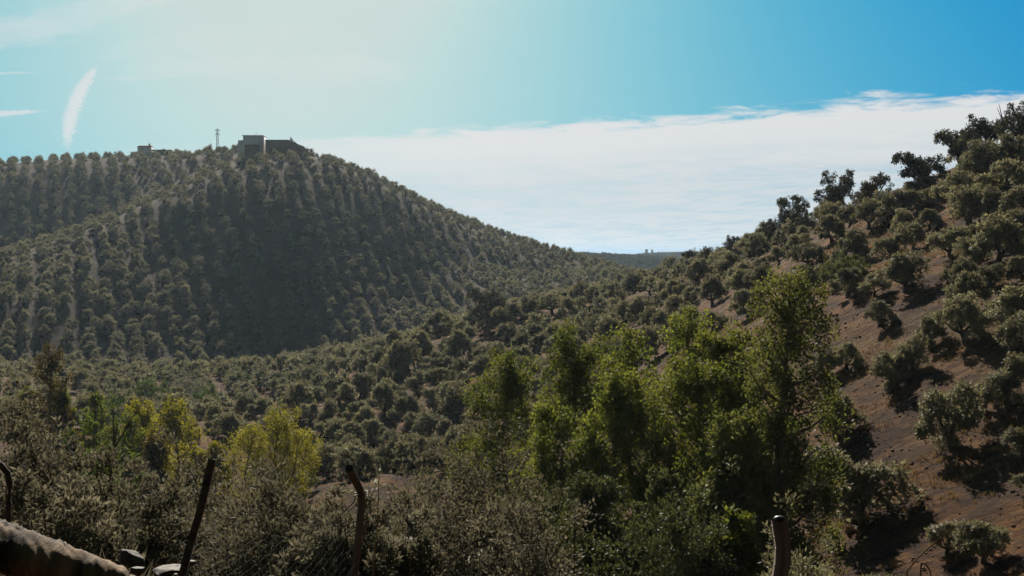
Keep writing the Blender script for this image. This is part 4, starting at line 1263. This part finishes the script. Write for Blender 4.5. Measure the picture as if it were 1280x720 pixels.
    for i in range(K):
        t_ = i / (K - 1); c = g0 + (g1 - g0) * t_ - o
        base_r = .098 - .040 * t_
        ring = 1 + .10 * float(perlin(t_ * 9, 0.3, 21))
        for j in range(n):
            a = j / n * 2 * np.pi
            rr = base_r * ring * (1 + .10 * float(perlin(t_ * 14 + 1.2 * math.sin(a), 1.6 * math.cos(a), 9)) + .06 * float(perlin(t_ * 34 + .8 * math.sin(a), a * 1.0, 12)) + .025 * float(perlin(t_ * 70, a * 3, 13)))
            if math.sin(a) > .5: rr *= 1 + .04 * float(perlin(t_ * 40, a * 3, 14))
            X_, Y_ = math.cos(a) * rr * 1.45, math.sin(a) * rr * .9
            V.append(c + sd * (X_ * .93 + Y_ * .37) + up * (Y_ * .93 - X_ * .37))
    f4 = [(i * n + j, i * n + (j + 1) % n, (i + 1) * n + (j + 1) % n, (i + 1) * n + j) for i in range(K - 1) for j in range(n)]
    b.add(V, f4); lg = b.obj('trunk', M_LOG, root, True)
    b = Buf(); rim = np.array(V[(K - 1) * n:]); cc = rim.mean(0) + ax * .008
    b.add(np.vstack((rim, cc[None])), [(j, (j + 1) % n, n) for j in range(n)]); b.obj('cut_end', M_CUT, root)
    b = Buf(); K2 = 90; V = []
    for i in range(K2):                      # a rough strip of bark left along the upper back of the log
        t_ = .01 + .60 * i / (K2 - 1); c = g0 + (g1 - g0) * t_ - o
        base_r = .098 - .040 * t_; th = .016 * (.4 + abs(float(perlin(t_ * 45, .5, 33))) * 1.6)
        for a_, hh in ((2.35, -.006), (2.15, th), (1.9, th * (.6 + .5 * float(perlin(t_ * 70, 2.2, 34)))), (1.72, -.006)):
            a2 = a_ + .10 * float(perlin(t_ * 18, a_, 35)); rr = base_r * 1.02 + hh * .55
            X_, Y_ = math.cos(a2) * rr * 1.45, math.sin(a2) * rr * .9
            V.append(c + sd * (X_ * .93 + Y_ * .37) + up * (Y_ * .93 - X_ * .37))
    b.add(V, [(i * 4 + j, i * 4 + j + 1, (i + 1) * 4 + j + 1, (i + 1) * 4 + j) for i in range(K2 - 1) for j in range(3)])
    b.obj('bark_strip', M_BARK, root)

    # stones beside the log
    def stone(lab, px, py, dd, w, h, dp, m, seed, rz=0, flat=0.0):
        global rng
        keep = rng; rng = np.random.default_rng(seed)
        p = P(px, py, dd); b = Buf()
        v, f = ICO3_V, ICO3_F
        V = v * 1.25
        for _ in range(11):                                  # split faces: cut the block by random planes
            nrm = unit(rng.normal(size=3)); off = rng.uniform(.62, .92)
            V = V - np.maximum(0, V @ nrm - off)[:, None] * nrm
        V = np.clip(V, -.95, .88) * (1 + .03 * rng.uniform(-1, 1, (len(V), 1)))
        V[:, 2] += flat * V[:, 0]
        V = V * np.array((w / 2, dp / 2, h / 2))
        b.add(V, f); ob = b.obj('stone', m, None, False, tuple(p)); ob.rotation_euler = (0, 0, rz)
        tag(ob, lab, 'stone', 'stones beside the log'); rng = keep
    stone('dark angular boulder standing right of the log end', 166, 700, 7.2, .128, .115, .12, M_ROCK, 3, .3, -.28)
    stone('flat grey slab lying at the foot of the leaning post', 210, 713, 7.0, .20, .04, .16, M_ROCK, 4, .1, .1)
    stone('small dark stone between the log end and the flat slab', 172, 715, 6.6, .07, .05, .06, M_ROCK, 5)
    stone('small pale stone touching the cut end of the log', 163, 722, 6.0, .045, .03, .04, M_PALEROCK, 6)
    stone('little pale chip right under the flat slab', 218, 722, 6.4, .03, .04, .03, M_PALEROCK, 7)
    stone('grey stone behind the leaning post', 238, 704, 7.3, .07, .035, .07, M_ROCK, 8)

    # dry oat stalks
    def stalk(lab, pts, spikes, m=M_STRAW, rad=.0022, cat='grass stalk'):
        pts = np.array(pts); root = thing('dry_oat_stalk', lab, cat, pts[0], 0, 'dry stalks in the foreground')
        q = pts - pts[0]
        b = Buf(); tt = np.linspace(0, 1, len(q)); ts_ = np.linspace(0, 1, 14)
        cur = np.stack([np.interp(ts_, tt, q[:, i]) for i in range(3)], 1)
        tube(b, cur, np.linspace(rad, rad * .45, 14), 5); b.obj('stem', m, root, True)
        for s_, dx, dz, ln in spikes:
            c = np.array([np.interp(s_, tt, q[:, i]) for i in range(3)])
            e = c + np.array((dx, 0, dz)); aim = unit(np.array((dx * .8, .3, dz * .6 + .1)) + 1e-6)
            b = Buf(); tube(b, [c, e], .0007, 4, cap=False)
            for sg in (-1, 1):
                sdv = unit(np.cross(aim, (0, 1, .2))) * sg
                V = [e, e + aim * ln * .4 + sdv * ln * .16 + (0, -.004, 0), e + aim * ln, e + aim * ln * .4 + (0, -.006, 0)]
                b.add(V, [(0, 1, 2, 3)], .8)
            V = [e, e + aim * ln * .5 + (0, 0, ln * .13), e + aim * ln * 1.25, e + aim * ln * .5 - (0, 0, ln * .1)]
            b.add(V, [(0, 1, 2, 3)], .6)
            b.obj('spikelet', M_HUSK, root)
    def G(px, dd): x = ray(px, 700)[0] * dd; return np.array((x, dd, h1(x, dd) - .03))
    d = 4.2
    stalk('upright dry oat stalk with white husks beside the bent tube post', [G(463, d), P(466, 720, d), P(469, 690, d), P(472, 650, d), P(473, 615, d), P(474, 592, d)],
          [(.99, .002, .01, .022), (.95, -.004, -.01, .022), (.91, -.01, -.008, .024), (.88, -.012, .006, .03), (.85, -.006, -.008, .022), (.8, -.02, .002, .024), (.78, -.026, -.006, .02)])
    d = 3.2
    stalk('bending dry oat stalk with many white husks at the lower right', [G(1118, d), P(1132, 716, d), P(1145, 700, d), P(1162, 684, d), P(1180, 668, d), P(1203, 654, d)],
          [(1.0, .006, .004, .02), (.96, -.004, .006, .022), (.95, .008, -.004, .02), (.92, .010, .006, .022), (.90, -.012, .012, .02), (.88, .014, -.004, .02), (.87, -.018, .010, .02), (.85, -.024, .008, .018), (.84, .016, -.012, .024), (.82, -.028, .012, .02), (.80, -.02, .004, .02)])
    stalk('drooping dry blade at the lower right beside the oat stalk', [G(1140, d), P(1150, 705, d), P(1156, 704, d), P(1162, 712, d), P(1164, 722, d)], [], M_STRAW, .003)
    d = 4.0
    stalk('white bleached stalk at the bottom in front of the big bush', [G(597, d), P(598, 722, d), P(600, 707, d), P(599, 700, d), P(602, 692, d)], [(.98, .001, .006, .02), (.9, -.004, 0, .02), (.94, .003, .004, .016)], M_HUSK, .003)
    stalk('forked bleached stalk left of the white stalk at the bottom', [G(588, d), P(589, 718, d), P(590, 706, d), P(592, 699, d)], [(.96, -.014, -.004, .02), (.99, -.012, .002, .02), (.92, -.012, -.008, .016)], M_HUSK, .0022)
    stalk('single dry stem with a pale husk above the small weedy shrub', [G(512, 4.4), P(513, 700, 4.4), P(512, 674, 4.4)], [(1.0, .002, -.002, .022), (.99, -.008, .001, .018), (.99, .006, -.001, .022)], M_STRAW, .0012)


near()


# ---------------------------------------------------------------- ground cover (nobody could count it)
def cover():
    r = np.random.default_rng(5)
    # dry grass tufts on the open slopes
    n = 15000
    x = np.concatenate((r.uniform(-60, 70, n), r.uniform(8, 62, 24000))); y = np.concatenate((r.uniform(24, 330, n), r.uniform(55, 170, 24000)))
    m = perlin(x / 9, y / 9, 31) + .5 * perlin(x / 3, y / 3, 32) > .02
    x, y = x[m], y[m]; z = height(x, y)
    b = Buf(); k = 5
    p = np.repeat(np.stack((x, y, z), 1), k, 0); p[:, :2] += r.normal(0, .12, (len(p), 2))
    a = unit(np.stack((r.normal(0, .45, len(p)), r.normal(0, .45, len(p)), np.ones(len(p))), 1)); s = r.uniform(.12, .34, (len(p), 1))
    sd = unit(np.cross(a, r.normal(size=(len(p), 3)))) * .035
    V = np.stack((p - sd - (0, 0, .03), p + sd - (0, 0, .03), p + a * s), 1).reshape(-1, 3)
    b.add(V, np.arange(len(V)).reshape(-1, 3), r.uniform(0, 1, len(p)))
    tag(b.obj('dry_grass', M_STRAW), 'sparse dry straw coloured grass over the slopes', kind='stuff')
    # clods and stones in the tilled soil
    n = 8000
    x = r.uniform(12, 62, n); y = r.uniform(55, 150, n)
    m = perlin(x / 8, y / 8, 41) > -.15
    x, y = x[m], y[m]; z = height(x, y)
    b = Buf(); s = r.uniform(.035, .10, len(x)) * r.choice([1, 1, 1, 1, 1, 2.0], len(x))
    V = (ICO_V[None] * (1 + r.uniform(-.3, .3, (len(x), 12, 1))) * s[:, None, None] * np.array((1, 1, .65)) + np.stack((x, y, z), 1)[:, None, :])
    Fc = (ICO_F[None] + np.arange(len(x))[:, None, None] * 12).reshape(-1, 3)
    b.add(V.reshape(-1, 3), Fc)
    tag(b.obj('clods', M_CLOD), 'stones and clods of tilled soil on the right slope', kind='stuff')
    # rank weeds on the near bank
    n = 2600
    x = r.uniform(-9, 9, n); y = r.uniform(8.5, 30, n); z = height(x, y); k = 7
    p = np.repeat(np.stack((x, y, z), 1), k, 0); p[:, :2] += r.normal(0, .08, (len(p), 2))
    a = unit(np.stack((r.normal(0, .4, len(p)), r.normal(0, .4, len(p)), np.ones(len(p))), 1)); s = r.uniform(.12, .38, (len(p), 1))
    sd = unit(np.cross(a, r.normal(size=(len(p), 3)))) * .012
    V = np.stack((p - sd, p + sd, p + a * s), 1).reshape(-1, 3)
    b = Buf(); b.add(V, np.arange(len(V)).reshape(-1, 3), r.uniform(0, 1, len(p)))
    tag(b.obj('weeds', M_SHRUB), 'rank brown weeds on the near bank', kind='stuff')


cover()

# ---------------------------------------------------------------- haze
HAZE = 0.00005
m, nt, out = mat_nodes('haze')
pv = nt.nodes.new('ShaderNodeVolumePrincipled'); pv.inputs['Density'].default_value = HAZE
pv.inputs['Color'].default_value = (0.60, 0.80, 1.0, 1); pv.inputs['Anisotropy'].default_value = 0.55
nt.links.new(pv.outputs[0], out.inputs['Volume'])
b = Buf(); box(b, (-9000, -8000, -60), (9000, 12000, 75))
hz = b.obj('haze', m); tag(hz, 'thin bright haze filling the valley air', kind='stuff')
print('olives', len(A), 'individual', len(ind), 'visible', int((rank > 0).sum()))
